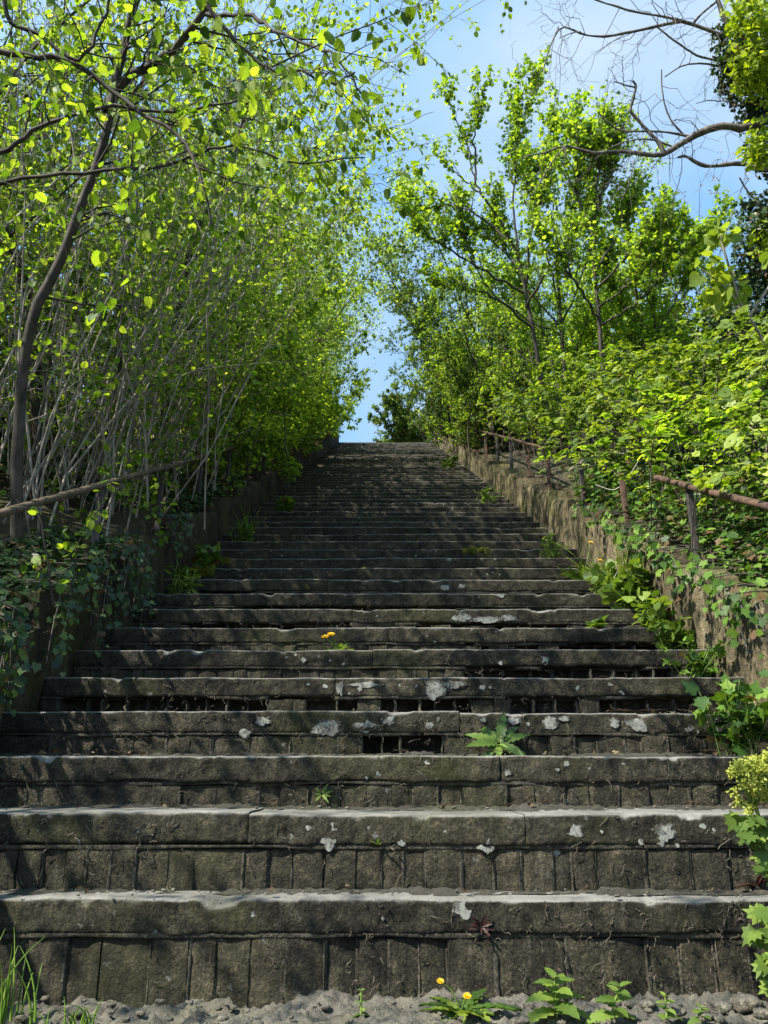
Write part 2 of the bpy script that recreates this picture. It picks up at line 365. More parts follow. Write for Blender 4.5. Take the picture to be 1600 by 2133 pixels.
M['ivy_light'] = leaf_mat('young_ivy_leaf', [(0.02, 0.05, 0.01), (0.045, 0.1, 0.014), (0.085, 0.165, 0.02), (0.16, 0.25, 0.035)], 0.28, rough=0.5, spec=0.25, brown=0.04)
M['lime'] = leaf_mat('lime_green_leaf', [(0.14, 0.2, 0.012), (0.25, 0.33, 0.02), (0.36, 0.42, 0.03)], 0.5)
M['weed'] = leaf_mat('weed_leaf', [(0.055, 0.1, 0.02), (0.13, 0.2, 0.035), (0.22, 0.3, 0.055)], 0.4)
M['grass'] = leaf_mat('grass_blade', [(0.07, 0.14, 0.015), (0.15, 0.26, 0.03), (0.26, 0.36, 0.06)], 0.4)
M['redleaf'] = leaf_mat('dark_red_leaf', [(0.025, 0.008, 0.009), (0.05, 0.015, 0.015), (0.06, 0.035, 0.02)], 0.25, (1.4, 0.8, 0.6))
M['blossom'] = leaf_mat('pale_blossom', [(0.35, 0.27, 0.24), (0.5, 0.42, 0.38), (0.3, 0.3, 0.15)], 0.35, (1, 1, 1))
M['yellow'] = leaf_mat('yellow_petal', [(0.75, 0.42, 0.01), (0.85, 0.55, 0.015)], 0.3, (1, 1, 1))
M['umbel'] = leaf_mat('yellow_green_floret', [(0.26, 0.31, 0.03), (0.38, 0.42, 0.06), (0.5, 0.52, 0.12)], 0.3, (1, 1, 1))
M['dryleaf'] = leaf_mat('dry_leaf', [(0.05, 0.034, 0.02), (0.12, 0.085, 0.05), (0.24, 0.19, 0.125)], 0.15, (1, 1, 1), 0.8, 0.1)
M['stalk'] = plain_mat('green_stalk', (0.10, 0.17, 0.03), (0.2, 0.28, 0.06), 0.6)
M['rootlet'] = plain_mat('dry_rootlet', (0.035, 0.03, 0.022), (0.13, 0.11, 0.08), 0.9)
M['straw'] = plain_mat('bleached_dry_stem', (0.3, 0.27, 0.21), (0.52, 0.48, 0.4), 0.8)

# ------------------------------------------------------------------ lie of the land
RISE, GO, Y0, Z0 = 0.171, 0.36, 2.17, 0.24
NSTEP = 62
YT = Y0+GO*(NSTEP-1); ZT = Z0+RISE*(NSTEP-1)
def step_y(i): return Y0+GO*i+(0.215 if i == 0 else 0)
def step_z(i): return Z0+RISE*i-(0.036 if i == 0 else 0)
def step_go(i): return step_y(i+1)-step_y(i)
XL, XR = -1.50, 1.60          # inner faces of the two side walls
SLOPE = RISE/GO
def LL(y): return Z0+SLOPE*(np.clip(y, 0.8, YT)-Y0)
def ground_h(x, y):
    x = np.asarray(x, float); y = np.asarray(y, float)
    b = np.maximum(LL(y)+0.36, -0.05)
    r = np.clip(x-1.9, 0, 4.5)*0.28+np.clip(x-6.4, 0, 30)*0.05
    l = np.clip(-1.8-x, 0, 4.0)*0.22+np.clip(-5.8-x, 0, 30)*0.05
    p = np.stack([x*0.7, y*0.7, np.zeros_like(x)], -1)
    return b+r+l+0.10*fbm(p, 3, 5)*np.clip((np.abs(x)-1.7)/0.8, 0, 1)
def hillside():
    xs = np.concatenate([np.linspace(-400, -32, 12)[:-1], np.linspace(-32, -8, 22)[:-1], np.linspace(-8, -1.86, 40), [-1.8, -1.74, 1.84, 1.9], np.linspace(1.96, 8, 40), np.linspace(8, 32, 22)[1:], np.linspace(32, 400, 12)[1:]])
    ys = np.concatenate([np.linspace(-300, -20, 8)[:-1], np.linspace(-20, 0, 20)[:-1], np.linspace(0, 27, 130), np.linspace(27, 70, 20)[1:], np.linspace(70, 500, 8)[1:]])
    X, Y = np.meshgrid(xs, ys, indexing='ij')
    H = ground_h(X, Y)
    ch = (X > -1.79) & (X < 1.89)
    H = np.where(ch, np.where(Y < YT+0.1, np.where(Y < 1.9, -0.4, LL(Y)-0.6), ZT-0.05), H)
    H = np.where((Y < 1.9), np.minimum(H, np.where(np.abs(X) < 1.9, -0.4, H)), H)
    build('hillside', [(np.stack([X, Y, H], -1).reshape(-1, 3), grid_faces(*X.shape), 0)], M['soil'], kind='structure')
hillside()
def landing():
    xs = np.concatenate([np.linspace(-6, -2, 30)[:-1], np.linspace(-2, 2, 420), np.linspace(2, 6, 30)[1:]]); ys = np.concatenate([np.linspace(-6, 1.5, 30)[:-1], np.linspace(1.5, 2.42, 130)])
    X, Y = np.meshgrid(xs, ys, indexing='ij'); p = np.stack([X, Y, X*0], -1)
    fine = np.clip((Y-1.4)/0.2, 0, 1)
    H = -0.045+0.012*fbm(p*3, 3, 3)+fine*(0.016*fbm(p*14, 4, 9)+0.014*np.abs(fbm(p*45, 3, 4))+0.006*fbm(p*110, 2, 6))
    build('ground', [(np.stack([X, Y, H], -1).reshape(-1, 3), grid_faces(*X.shape), 0)], M['rubble'], kind='structure')
landing()

# ------------------------------------------------------------------ staircase
MISSING = {3: [(-0.10, 0.15)], 4: [(-1.42, 0.35), (0.55, 1.5)], 5: [(0.40, 1.45)], 6: [(0.45, 0.85), (1.0, 1.5)], 7: [(-1.2, -0.2), (0.2, 1.1)], 8: [(-0.9, 0.9)], 9: [(-1.3, -0.6)], 11: [(-0.7, 0.6)]}
def slab_chunk(rng, x0, x1, yf, z, thick, depth, dx, seed, ends):
    nx = max(3, int((x1-x0)/dx)); xs = np.linspace(x0, x1, nx)
    prof = np.array([(0.10, -thick), (0.012, -thick), (0.002, -thick+0.005), (0.0, -thick*0.83), (0.0, -thick*0.7), (0.0, -thick*0.57), (0.0, -thick*0.44), (0.0, -thick*0.31), (0.0, -0.017), (0.0, -0.008), (0.002, -0.0025), (0.006, 0.0), (0.05, 0.001), (0.12, 0.0), (0.24, 0.0), (depth, 0.002)])
    X = np.repeat(xs[:, None], len(prof), 1); Y = yf+np.repeat(prof[None, :, 0], nx, 0); Z = z+np.repeat(prof[None, :, 1], nx, 0)
    p = np.stack([X, Y, Z], -1)
    front = np.array([0, .3, 1, 1, 1, 1, 1, 1, 1, 1, 1, .8, .3, 0.1, 0, 0])
    top = np.array([0, 0, 0, 0, 0, 0, 0, 0, 0, .2, .6, 1, 1, .8, .5, .2])
    n1 = fbm(p*np.array([9, 9, 14]), 4, seed); n2 = fbm(p*np.array([2.2, 0, 0])+3.1, 3, seed+7)
    chip = np.clip(fbm(np.stack([X*11, X*0+z*5, X*0], -1), 5, seed+3)-0.6, 0, 1)
    edge = np.array([0, 0, 0, 0, 0, 0, 0, 0, .2, .6, 1, 1, .3, 0, 0, 0])
    n3 = fbm(p*np.array([26, 26, 34]), 4, seed+11)
    Y = Y+front*(0.003*n1+0.0035*n3-0.004*np.clip(fbm(p*np.array([60, 60, 70]), 3, seed+21)-.1, 0, 1))+0.004*n2*front+edge*chip*0.024
    Z = Z+top*(0.003*n2+0.0025*n1)-edge*chip*0.026
    low = np.array([.5, 1, 1, .5, .2, 0, 0, 0, 0, 0, 0, 0, 0, 0, 0, 0])
    Z = Z+low*0.006*n1
    # round the ends of each stone
    e = np.minimum(np.abs(X-x0), np.abs(X-x1)); Y = Y+front*np.clip(0.004-e, 0, 1)*0.7
    V = np.stack([X, Y, Z], -1).reshape(-1, 3); F = grid_faces(nx, len(prof))
    out = [(V, F, 0)]
    k = len(prof)
    for i, s in ((0, 1), (nx-1, -1)):
        ring = V[i*k:(i+1)*k]; cpt = ring.mean(0)[None]
        out.append((np.vstack([ring, cpt]), np.array([(j, (j+1) % k, k) if s > 0 else ((j+1) % k, j, k) for j in range(k)]), 0))
    return out
def bricks_chunk(rng, i, x0, x1, yf, zt, zb, seed, detail):
    """row of bricks on edge between z zb and zt, mortar behind, fins of mortar where bricks are gone"""
    out = []; x = x0+0.004; h = zt-zb
    res = 9 if detail > 1 else (3 if detail == 1 else 2)
    gone_any = []
    while x < x1-0.03:
        w = (0.055+0.05*rng.random())*(1 if rng.random() < .82 else 1.5); w = min(w, x1-0.004-x); xc = x+w/2
        gone = any(a < xc < b for a, b in MISSING.get(i, [])) and rng.random() < 0.86
        gone = gone or (i > 3 and rng.random() < 0.025)
        rec = 0.002+0.012*rng.random()**3+(0.1 if gone else 0)
        if not gone:
            u = np.linspace(0, 1, res); U, Vv = np.meshgrid(u, u, indexing='ij')
            X = x+U*w; Z = zb+Vv*h; p = np.stack([X, X*0+yf, Z], -1)
            ed = np.minimum(np.minimum(U, 1-U)*w, np.minimum(Vv, 1-Vv)*h)
            Y = yf+rec+np.clip(0.005-ed, 0, 1)*(.55 if res > 2 else 0)+(0.005*fbm(p*24, 3, seed)+0.006*rng.normal()*(U-.5) if res > 2 else 0)
            f = np.stack([X, Y, Z], -1).reshape(-1, 3); n = len(f)
            out.append((f, grid_faces(res, res)[:, ::-1], 1, np.full((res-1)**2, rng.random())))
            # sides back into the mortar
            q = np.array([(x, yf+rec+.002, zb), (x+w, yf+rec+.002, zb), (x+w, yf+rec+.002, zb+h), (x, yf+rec+.002, zb+h)]); b = q.copy(); b[:, 1] = yf+0.06+rec*0.5
            out.append((np.vstack([q, b]), np.array([(0, 4, 7, 3), (1, 2, 6, 5), (3, 7, 6, 2), (0, 1, 5, 4)]), 1))
        # mortar joint after the brick: flush where the bricks remain, a bare fin where they are gone
        jw = 0.006+0.006*rng.random(); jx = x+w
        if jx+jw < x1:
            nz = 6 if detail > 1 else 2
            zz = np.linspace(zb, zt, nz)
            if gone:
                jr = 0.004+0.03*rng.random(); wob = 0.003*rng.normal(size=nz)*(detail > 1)
                A = np.stack([jx+wob, np.full(nz, yf+jr)+0.003*rng.normal(size=nz)*(detail > 1), zz], -1); B = A+np.array([jw, 0, 0])
            else:
                jw *= .2+.5*rng.random()**1.5; jr = rec+0.0015+0.003*rng.random()**2
                A = np.stack([np.full(nz, jx-.004), np.full(nz, yf+jr), zz], -1); A[:, 1] += 0.005*fbm(A*24, 3, seed)*(detail > 0); B = A+np.array([jw+.008, 0, 0])
            A2 = A.copy(); A2[:, 1] = yf+0.12; B2 = B.copy(); B2[:, 1] = yf+0.12
            V = np.stack([A2, A, B, B2], 1).reshape(-1, 3)
            out.append((V, grid_faces(nz, 4)[:, ::-1], 2))
        x += w+jw
    return out
def lichen_patch(rng, xc, zc, sx, sz, yf, steplip=None):
    """a thin irregular crust on the face at y = yf (thickness 2 mm)"""
    n = 72; a = np.arange(n)/n*2*math.pi
    sd = int(rng.integers(1000)); ph = np.stack([np.cos(a)*1.3, np.sin(a)*1.3, a*0+sd], -1)
    r = 1+0.34*fbm(ph*1.4, 5, sd)
    ox = np.cos(a)*sx*r; oz = np.sin(a)*sz*r
    zz = np.clip(zc+oz, None, steplip if steplip is not None else 1e9)
    rim = np.stack([xc+ox, np.full(n, yf+0.001), zz], -1); inn = np.stack([xc+ox*0.72, np.full(n, yf-0.0018), np.minimum(zc+oz*0.72, zz)], -1); c = np.array([[xc, yf-0.0024, zc]])
    V = np.vstack([rim, inn, c]); j = np.arange(n); j2 = (j+1) % n
    return [(V, np.stack([j, j+n, j2+n, j2], -1), 0, np.zeros(n)), (V, np.stack([j+n, np.full(n, 2*n), j2+n], -1), 0, np.ones(n))]
# photographed patches: (step, pixel x, pixel y, half width px, half height px)
LICHEN = [(0, 967, 1892, 26, 16), (1, 685, 1738, 22, 30), (1, 640, 1724, 16, 5), (1, 1015, 1757, 21, 18), (1, 1141, 1727, 15, 13), (1, 1197, 1730, 20, 14), (1, 1385, 1733, 22, 20), (1, 1464, 1720, 9, 5),
          (1, 905, 1812, 13, 17), (1, 1115, 1780, 8, 9), (1, 1160, 1775, 11, 8), (1, 1243, 1768, 12, 14), (1, 918, 1718, 16, 6), (2, 1180, 1670, 9, 8), (2, 1315, 1620, 10, 8), (2, 1440, 1602, 12, 10),
          (3, 680, 1516, 34, 17), (3, 548, 1501, 18, 9), (3, 510, 1526, 14, 10), (3, 760, 1510, 26, 14), (3, 810, 1500, 16, 10), (3, 1145, 1506, 17, 14), (3, 1068, 1500, 16, 8), (3, 1280, 1506, 11, 10), (3, 1326, 1507, 26, 12), (3, 1286, 1565, 13, 12), (3, 1175, 1497, 14, 5),
          (4, 905, 1434, 28, 20), (4, 945, 1426, 24, 9), (4, 708, 1432, 9, 16), (4, 1212, 1427, 13, 7), (4, 760, 1426, 40, 6), (5, 1136, 1374, 9, 10), (5, 1228, 1368, 9, 4), (6, 850, 1330, 8, 5), (7, 1010, 1290, 30, 8), (7, 965, 1284, 22, 10), (7, 1060, 1287, 18, 7),
          (8, 1043, 1237, 9, 6), (9, 926, 1223, 12, 7), (9, 963, 1221, 11, 5), (11, 935, 1156, 10, 4), (11, 1036, 1158, 9, 5), (12, 965, 1131, 22, 7)]
_rl = np.random.default_rng(77)
for s_, ya, yb, n_ in ((0, 1885, 1930, 4), (1, 1722, 1770, 16), (2, 1590, 1625, 7), (3, 1498, 1525, 14), (4, 1422, 1445, 12), (5, 1364, 1385, 6), (6, 1322, 1342, 5), (7, 1283, 1300, 4)):
    for _ in range(n_):
        r_ = 2.5+5*_rl.random()**2; LICHEN.append((s_, int(1500-950*_rl.random()**1.3), int(ya+(yb-ya)*_rl.random()**1.5), r_*(1+.6*_rl.random()), r_))
stair = thing('stone_staircase', 'long worn stone staircase climbing between two low walls', 'staircase', (0, Y0, Z0))
rg = np.random.default_rng(3)
FACE_Y = {}
for i in range(NSTEP):
    y, z = step_y(i), step_z(i)
    det = 2 if i < 9 else (1 if i < 22 else 0)
    dx = 0.006 if i < 3 else (0.010 if det == 2 else (0.03 if det else 0.09))
    yf = y-0.012+0.003*rg.normal(); FACE_Y[i] = yf
    thick = 0.088 if i < 3 else 0.084
    ch = []; x = XL-0.03
    cuts = [x]
    while cuts[-1] < XR+0.03:
        cuts.append(cuts[-1]+0.9+1.2*rg.random())
    cuts[-1] = XR+0.03
    if i == 0: cuts = [XL-0.03, XR+0.03]
    if i == 1: cuts = [XL-0.03, -0.4, 0.415, XR+0.03]
    if i == 4: cuts = [XL-0.03, -0.215, 1.0, XR+0.03]
    if len(cuts) > 2 and cuts[-1]-cuts[-2] < 0.4: cuts.pop(-2)
    for a, b in zip(cuts[:-1], cuts[1:]):
        dz, dy = 0.0025*rg.normal(), 0.003*rg.normal()
        ch += slab_chunk(rg, a+0.0013, b-0.0013, yf+dy, z+dz, thick, step_go(i)+0.05, dx, 20+i, True)
    t = build('tread', ch, [M['step']], stair)
    zt = z-thick+0.004; zb = step_z(i-1)-0.004 if i else -0.12
    hs = 0.017
    ch = []
    # thin mortar course under the tread
    nx = 160 if det == 2 else 30; xs = np.linspace(XL-0.02, XR+0.02, nx); wv = fbm(np.stack([xs*5, xs*0+i, xs*0], -1), 4, i)
    k0 = np.clip(np.abs(wv)*1.5, 0.1, 1)
    miss = np.zeros(nx)
    for a, b in MISSING.get(i, []): miss = np.maximum(miss, (xs > a) & (xs < b))
    yc = yf+0.002+0.003*wv+0.06*miss*(fbm(np.stack([xs*3, xs*0+i, xs*0], -1), 2, i+50) > -.2)
    V = np.stack([np.stack([xs, yc, xs*0+zt], -1), np.stack([xs, yc-0.001, xs*0+zt-hs*0.5], -1), np.stack([xs, yc+0.002, zt-hs*(0.75+0.35*wv)], -1), np.stack([xs, yc+0.05, zt-hs*(0.75+0.35*wv)], -1)], 1).reshape(-1, 3)
    ch.append((V, grid_faces(nx, 4)[:, ::-1], 2))
    ch += bricks_chunk(rg, i, XL-0.02, XR+0.02, yf+0.001, zt-hs+0.004, zb, 70+i, det)
    xs2 = np.linspace(XL-0.02, XR+0.02, 2)
    yb = yf+0.115
    ch.append((np.array([(XL-.02, yf+0.048, zb), (XR+.02, yf+0.048, zb), (XR+.02, yf+0.048, zt), (XL-.02, yf+0.048, zt)]) if not MISSING.get(i) else
               np.array([(XL-.02, yb, zb), (XR+.02, yb, zb), (XR+.02, yb, zt), (XL-.02, yb, zt)]), np.array([(0, 1, 2, 3)]), 2))
    build('riser', ch, [M['step'], M['brick'], M['mortar']], t)
    for (s_, px, py, hw, hh) in LICHEN:
        if s_ != i: continue
        dep = (yf-0)*cP+(z-CZ)*sP
        for _ in range(2):
            w_ = at(px, py, dep); dep *= yf/w_[1]
        w_ = at(px, py, dep); k = dep/FPX
        onface = w_[2] > z-thick
        rr_ = np.random.default_rng(px)
        lc = lichen_patch(rr_, w_[0], min(w_[2], z-0.01), hw*k, hh*k, yf-0.001 if onface else yf+0.012, z-0.004)
        build('lichen_patch', lc, M['lichen'], t, label='pale grey lichen patch')
    # dirt and crumbs swept into the corner at the back of the tread
    if i < NSTEP-1:
        nx = 200 if det == 2 else 40; xs = np.linspace(XL-.02, XR+.02, nx); q = fbm(np.stack([xs*6, xs*0+i*3, xs*0], -1), 4, 31)
        hgt = (0.004 if i == 0 else 0.012)+0.007*q; rows = []
        for w_, hh_ in ((0.13, -0.004), (0.085, 0.12), (0.05, 0.5), (0.02, 0.9), (-0.02, 1.0)):
            rows.append(np.stack([xs, yf+step_go(i)-w_*(1+.3*q)*(.6 if i == 0 else 1)+0.006, z+hgt*hh_+0.003*rg.normal(size=nx)*(hh_ > 0)-0.0005], -1))
        build('dirt', [(np.stack(rows, 1).reshape(-1, 3), grid_faces(nx, 5), 0)], M['mortar'], t, label='crumbled mortar and dirt at the back of the tread')
# top landing behind the last step
build('path', [(np.array([(XL-.1, YT+0.30, ZT+.004), (XR+.1, YT+.30, ZT+.004), (XR+.1, YT+30, ZT+.004), (XL-.1, YT+30, ZT+.004)]), np.array([(0, 1, 2, 3)]), 0)], M['rubble'], kind='structure')

# ------------------------------------------------------------------ side walls
def wall_stone(parent, xin, side, y0, y1, rng, seed, hi):
    """one block of the stepped side wall; xin inner face, side -1 left / +1 right"""
    th = 0.30; ny = max(3, int((y1-y0)/(0.03 if hi else 0.1))); nz = 18 if hi else 7
    zb0 = LL(y0)-0.35; zt0 = float(LL(y0))+0.40+0.015*rng.normal(); tilt = 0.72*SLOPE
    ys = np.linspace(y0+0.004, y1-0.004, ny); vs = np.linspace(0, 1, nz)
    Y, U = np.meshgrid(ys, vs, indexing='ij'); ztop = zt0+(Y-y0)*tilt
    Z = zb0+(ztop-zb0)*U
    p = np.stack([Y*0+xin, Y, Z], -1)
    r = fbm(p*np.array([1, 16, 2.2]), 4, seed)*0.016+fbm(p*np.array([1, 5, 3]), 3, seed+3)*0.02
    e = np.minimum(np.minimum(Y-y0, y1-Y), (ztop-Z))
    r = r+np.clip(0.03-e, 0, 1)*0.7
    X = xin+side*(0.01+r)
    out = [(np.stack([X, Y, Z], -1).reshape(-1, 3), grid_faces(ny, nz) if side < 0 else grid_faces(ny, nz)[:, ::-1], 0)]
    # top, with its own unevenness
    nt_ = 7; ws = np.linspace(0, 1, nt_); Yt, Wt = np.meshgrid(ys, ws, indexing='ij')
    edge = X[:, -1][:, None]; Xt = edge+(xin+side*th-edge)*Wt; Zt = (zt0+(Yt-y0)*tilt)+0.016*fbm(np.stack([Xt*9, Yt*9, Yt*0], -1), 3, seed+9)*np.clip(Wt*6, 0, 1)
    out.append((np.stack([Xt, Yt, Zt], -1).reshape(-1, 3), grid_faces(ny, nt_) if side < 0 else grid_faces(ny, nt_)[:, ::-1], 0))
    # front and back ends
    for k in (0, ny-1):
        a = np.stack([X[k], Y[k], Z[k]], -1); b = a.copy(); b[:, 0] = xin+side*th
        V = np.stack([a, b], 1).reshape(-1, 3); F = grid_faces(nz, 2); F = F if (k == 0) == (side < 0) else F[:, ::-1]
        out.append((V, F, 0))
    build('wall_stone', out, M['wall' if side > 0 else 'wall_shaded'], parent)
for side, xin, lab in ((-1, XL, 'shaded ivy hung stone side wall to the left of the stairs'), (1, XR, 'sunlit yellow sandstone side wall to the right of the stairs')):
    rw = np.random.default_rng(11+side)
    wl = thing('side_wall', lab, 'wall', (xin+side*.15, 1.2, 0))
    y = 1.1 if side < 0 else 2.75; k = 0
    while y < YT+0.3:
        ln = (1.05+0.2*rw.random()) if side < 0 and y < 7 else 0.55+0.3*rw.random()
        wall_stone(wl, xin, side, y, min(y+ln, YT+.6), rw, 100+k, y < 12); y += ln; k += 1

# ------------------------------------------------------------------ railings
RAILH = 0.82
def bar(p0, p1, w, h, rng=None, n=2, wob=0.0):
    """rounded rectangular bar from p0 to p1; w across (x), h in the other direction"""
    p0 = np.array(p0, float); p1 = np.array(p1, float); t = nrm(p1-p0)
    sx = np.array([1.0, 0, 0]) if abs(t[0]) < .9 else np.array([0, 1.0, 0]); sx = nrm(sx-t*(sx@t)); sy = np.cross(t, sx)
    b = 0.25; pr = np.array([(-.5+b, -.5), (.5-b, -.5), (.5, -.5+b), (.5, .5-b), (.5-b, .5), (-.5+b, .5), (-.5, .5-b), (-.5, -.5+b)])
    s = np.linspace(0, 1, n); c = p0+(p1-p0)*s[:, None]
    if wob and rng is not None: c = c+rng.normal(size=(n, 3))*wob
    V = (c[:, None, :]+pr[None, :, 0:1]*w*sx+pr[None, :, 1:2]*h*sy).reshape(-1, 3); k = 8
    i = np.arange(n-1)[:, None]; j = np.arange(k)[None]; F = np.stack([i*k+j, i*k+(j+1) % k, (i+1)*k+(j+1) % k, (i+1)*k+j], -1).reshape(-1, 4)
    out = [(V, F, 0)]
    for q in (0, n-1):
        out.append((V[q*k:(q+1)*k], np.array([list(range(k))]) if q else np.array([list(range(k))[::-1]]), 0))
    return out
def post_at(parent, x, y, mat, lean=0.0, name='post', full=True, **kw):
    z0 = float(LL(y))+0.2; z1 = float(LL(y))+RAILH-0.012
    return build(name, bar((x, y, z0), (x+lean, y, z1), 0.045, 0.014), mat, parent, smooth=False, **kw)
rr = np.random.default_rng(5)
def railing(x, y0, y1, posts, lab, matr, matp, w=0.055, wob=.004):
    t = thing('railing', lab, 'railing', (x, y0, float(LL(y0))))
    n = max(2, int((y1-y0)/0.6)+1)
    build('handrail', bar((x, y0, float(LL(y0))+RAILH), (x, y1, float(LL(y1))+RAILH), w, 0.034, rr, n, wob), matr, t)
    for q, y in enumerate(posts): post_at(t, x, y, matp[q % len(matp)])
    return t
railing(-1.66, 1.2, 17.5, [2.0, 3.2, 4.42, 5.6, 6.75, 7.95, 9.1, 10.3, 11.5, 12.7, 13.9, 15.1, 16.3], 'brown handrail on dark flat posts along the left wall', M['rustbrown'], [M['iron']], 0.05)
railing(1.76, 8.0, 23.6, [8.0, 9.1, 10.3, 11.5, 12.8, 14.05, 15.3, 16.7, 18.1, 19.5, 21.0, 22.4], 'long rusty handrail running up the right wall to the top of the stairs', M['rust'], [M['rust'], M['rust'], M['iron'], M['iron']], 0.042, .006)
railing(1.76, 2.2, 4.85, [2.6, 4.35], 'short broken length of rusty handrail sticking out of the brambles at right', M['rust'], [M['iron']], 0.044)
for y, lab, mt in ((6.65, 'dark iron post without a rail, uphill of the other lone post on the right wall', M['iron']), (5.52, 'tall rusty post without a rail, next to the broken end of the short right handrail', M['rust'])):
    t = thing('railing_post', lab, 'post', (1.76, y, float(LL(y))+.3), 'lone railing posts on the right wall')
    build('flat_bar', bar((1.76, y, float(LL(y))+.2), (1.75, y, float(LL(y))+RAILH-(0.12 if y > 6 else 0.03)), 0.045, 0.016), mt, t, smooth=False)
    build('base_plate', bar((1.76, y, float(LL(y))+.36+.035), (1.76, y, float(LL(y))+.36+.05), 0.10, 0.10), mt, t, smooth=False)

# ------------------------------------------------------------------ vegetation
def stem_parts(parent, P, R, k, mat, name='stem'):
    for a in range(len(P)):
        V, F = tubes(P[a:a+1], R[a:a+1], k); build(name, [(V, F, 0)], mat, parent)
def hazel_shrub(x, y, seed, label, n=13, height=6.0, lean=(0.16, 0), spread=0.16, leaf=0.05, nl=6000, bark='bark_pale', lmat='hazel', r0=0.016, tpl=OVAL, t0=0.25, group='shrubs along the left bank', twigs=150, base=0.28, name='hazel_shrub', cat='shrub', leafy0=0.1):
    rng = np.random.default_rng(seed); z = float(ground_h(x, y))-0.1
    t = thing(name, label, cat, (x, y, z), group)
    m = 12; s = np.linspace(0, 1, m)[None, :, None]
    b = np.stack([x+base*rng.normal(size=n), y+base*1.3*rng.normal(size=n), np.full(n, z)], -1)
    d = np.stack([lean[0]+spread*rng.normal(size=n), lean[1]+spread*1.2*rng.normal(size=n), np.ones(n)], -1)
    h = height*(0.55+0.5*rng.random(n))
    P = b[:, None]+d[:, None]*s*h[:, None, None]
    curve = np.stack([0.06+0.08*rng.normal(size=n), 0.09*rng.normal(size=n), np.zeros(n)], -1)
    P = P+curve[:, None]*(s**2)*h[:, None, None]
    J = np.cumsum(rng.normal(size=(n, m, 3))*0.018, 1); J -= J[:, :1]; P = P+J*h[:, None, None]*0.45
    P[:, :, 2] -= 0.12*h[:, None]*(s[..., 0]**3)*np.abs(curve[:, 0:1])*6
    rad = r0*(0.6+0.7*rng.random(n))
    R = rad[:, None]*(1-0.8*s[..., 0])
    stem_parts(t, P, R, 5, M[bark])
    P1, R1 = sprout(rng, P, R, twigs, t0, 1.0, height*0.22, 0.75, 0.8, 0.15, droop=0.12)
    P2, R2 = sprout(rng, P1, R1, twigs*4, 0.15, 1.0, height*0.085, 0.6, 0.9, 0.05, m=4, droop=0.15)
    V1, F1 = tubes(P1, R1, 4); V2, F2 = tubes(P2, R2, 3)
    build('twig_mass', [(V1, F1, 0), (V2, F2, 0)], M[bark], t, kind='stuff')
    ch = []
    for PP, RR, q, o in ((P2, R2, 0.74, .012), (P1, R1, 0.2, .015), (P, R, 0.06, .02)):
        k = int(nl*q); pos, dd, nn = leaf_spots(rng, PP, RR, k, leafy0 if PP is not P else 0.3, 1.0, o, 0.45)
        ch += leaves(tpl, pos, dd, nn, leaf*(0.45+0.75*rng.random(k)), rng.random(k), 0, 0.12)
    build('foliage', ch, M[lmat], t, kind='stuff')
    return t

LEFT = [  # x, y, height, lean, leaf, leaves, label
    (-3.5, 3.7, 4.6, .05, .055, 1870, 'thin pale hazel stems at the left edge, behind the foot of the leaning trunk'),
    (-2.55, 4.7, 5.2, .05, .046, 5200, 'fan of pale hazel stems just behind the leaning trunk'),
    (-2.25, 5.5, 5.8, .08, .044, 9000, 'dense sheaf of pale hazel stems rising from behind the second railing post'),
    (-2.2, 6.6, 6.2, .11, .044, 13500, 'hazel whose pale stems lean right over the left handrail, fourth along the wall'),
    (-2.3, 7.9, 6.2, .12, .05, 17250, 'leafy hazel leaning over the stairs, fifth along the left wall'),
    (-2.35, 9.5, 6.2, .12, .048, 21850, 'tall leafy shrub overhanging the left wall where the handrail disappears'),
    (-2.4, 11.3, 6.0, .12, .046, 24149, 'tall bright green shrub on the left, two past the end of the visible handrail'),
    (-2.4, 13.3, 5.6, .13, .046, 24149, 'bright green shrub in the middle of the left hedge'),
    (-2.4, 15.6, 5.6, .16, .046, 23000, 'hedge shrub bulging toward the stairs, third from the top on the left'),
    (-2.4, 18.2, 5.2, .13, .046, 20700, 'hedge shrub second from the top on the left'),
    (-2.4, 21.2, 4.2, .07, .046, 19550, 'last hedge shrub on the left, against the sky gap at the top'),
]
for k, (x, y, h, ln, lf, nl, lab) in enumerate(LEFT):
    near = k < 4
    hazel_shrub(x, y, 40+k, lab, n=58 if near else 20, height=h, lean=(ln, -0.02), spread=0.16 if near else .17, leaf=lf, nl=nl if near else int(nl*.8), bark='bark_pale' if k < 6 else 'bark_grey', lmat='hazel' if k < 3 else 'hedge',
                r0=0.0072 if near else .017, t0=0.1 if near else 0.03, twigs=260 if near else 360, leafy0=0.0, base=0.42 if near else .3)
hazel_shrub(-3.1, 1.5, 39, 'unseen thin hazel left of the frame, added to shade the lower steps', n=18, height=3.8, lean=(.06, .03), spread=.17, leaf=.05, nl=1800, r0=.0085, t0=.2, twigs=140, base=.4)  # out of view, added for the dappled shade it casts on the lowest steps
BACK = [(-4.4, 4.6, 5.4, 'shrub filling the gap behind the leaning trunk'), (-4.2, 6.6, 5.4, 'shrub of the back row behind the second railing post'), (-4.3, 9.0, 4.8, 'tall back row shrub on the left, mostly hidden by hazel stems'),
        (-4.2, 12.0, 4.4, 'tall back row shrub behind the middle of the left hedge'), (-4.4, 16.0, 3.8, 'far back row shrub behind the left hedge'), (-5.6, 5.6, 6.6, 'leafy shrub deep in the thicket at the far left')]
for k, (x, y, h, lab) in enumerate(BACK):
    hazel_shrub(x, y, 80+k, lab, n=12, height=h, lean=(.05, -.02), spread=.2, leaf=.066, nl=8000, bark='bark_grey', lmat='hedge', r0=.024, t0=0.05, twigs=260, group='back row of shrubs on the left bank')
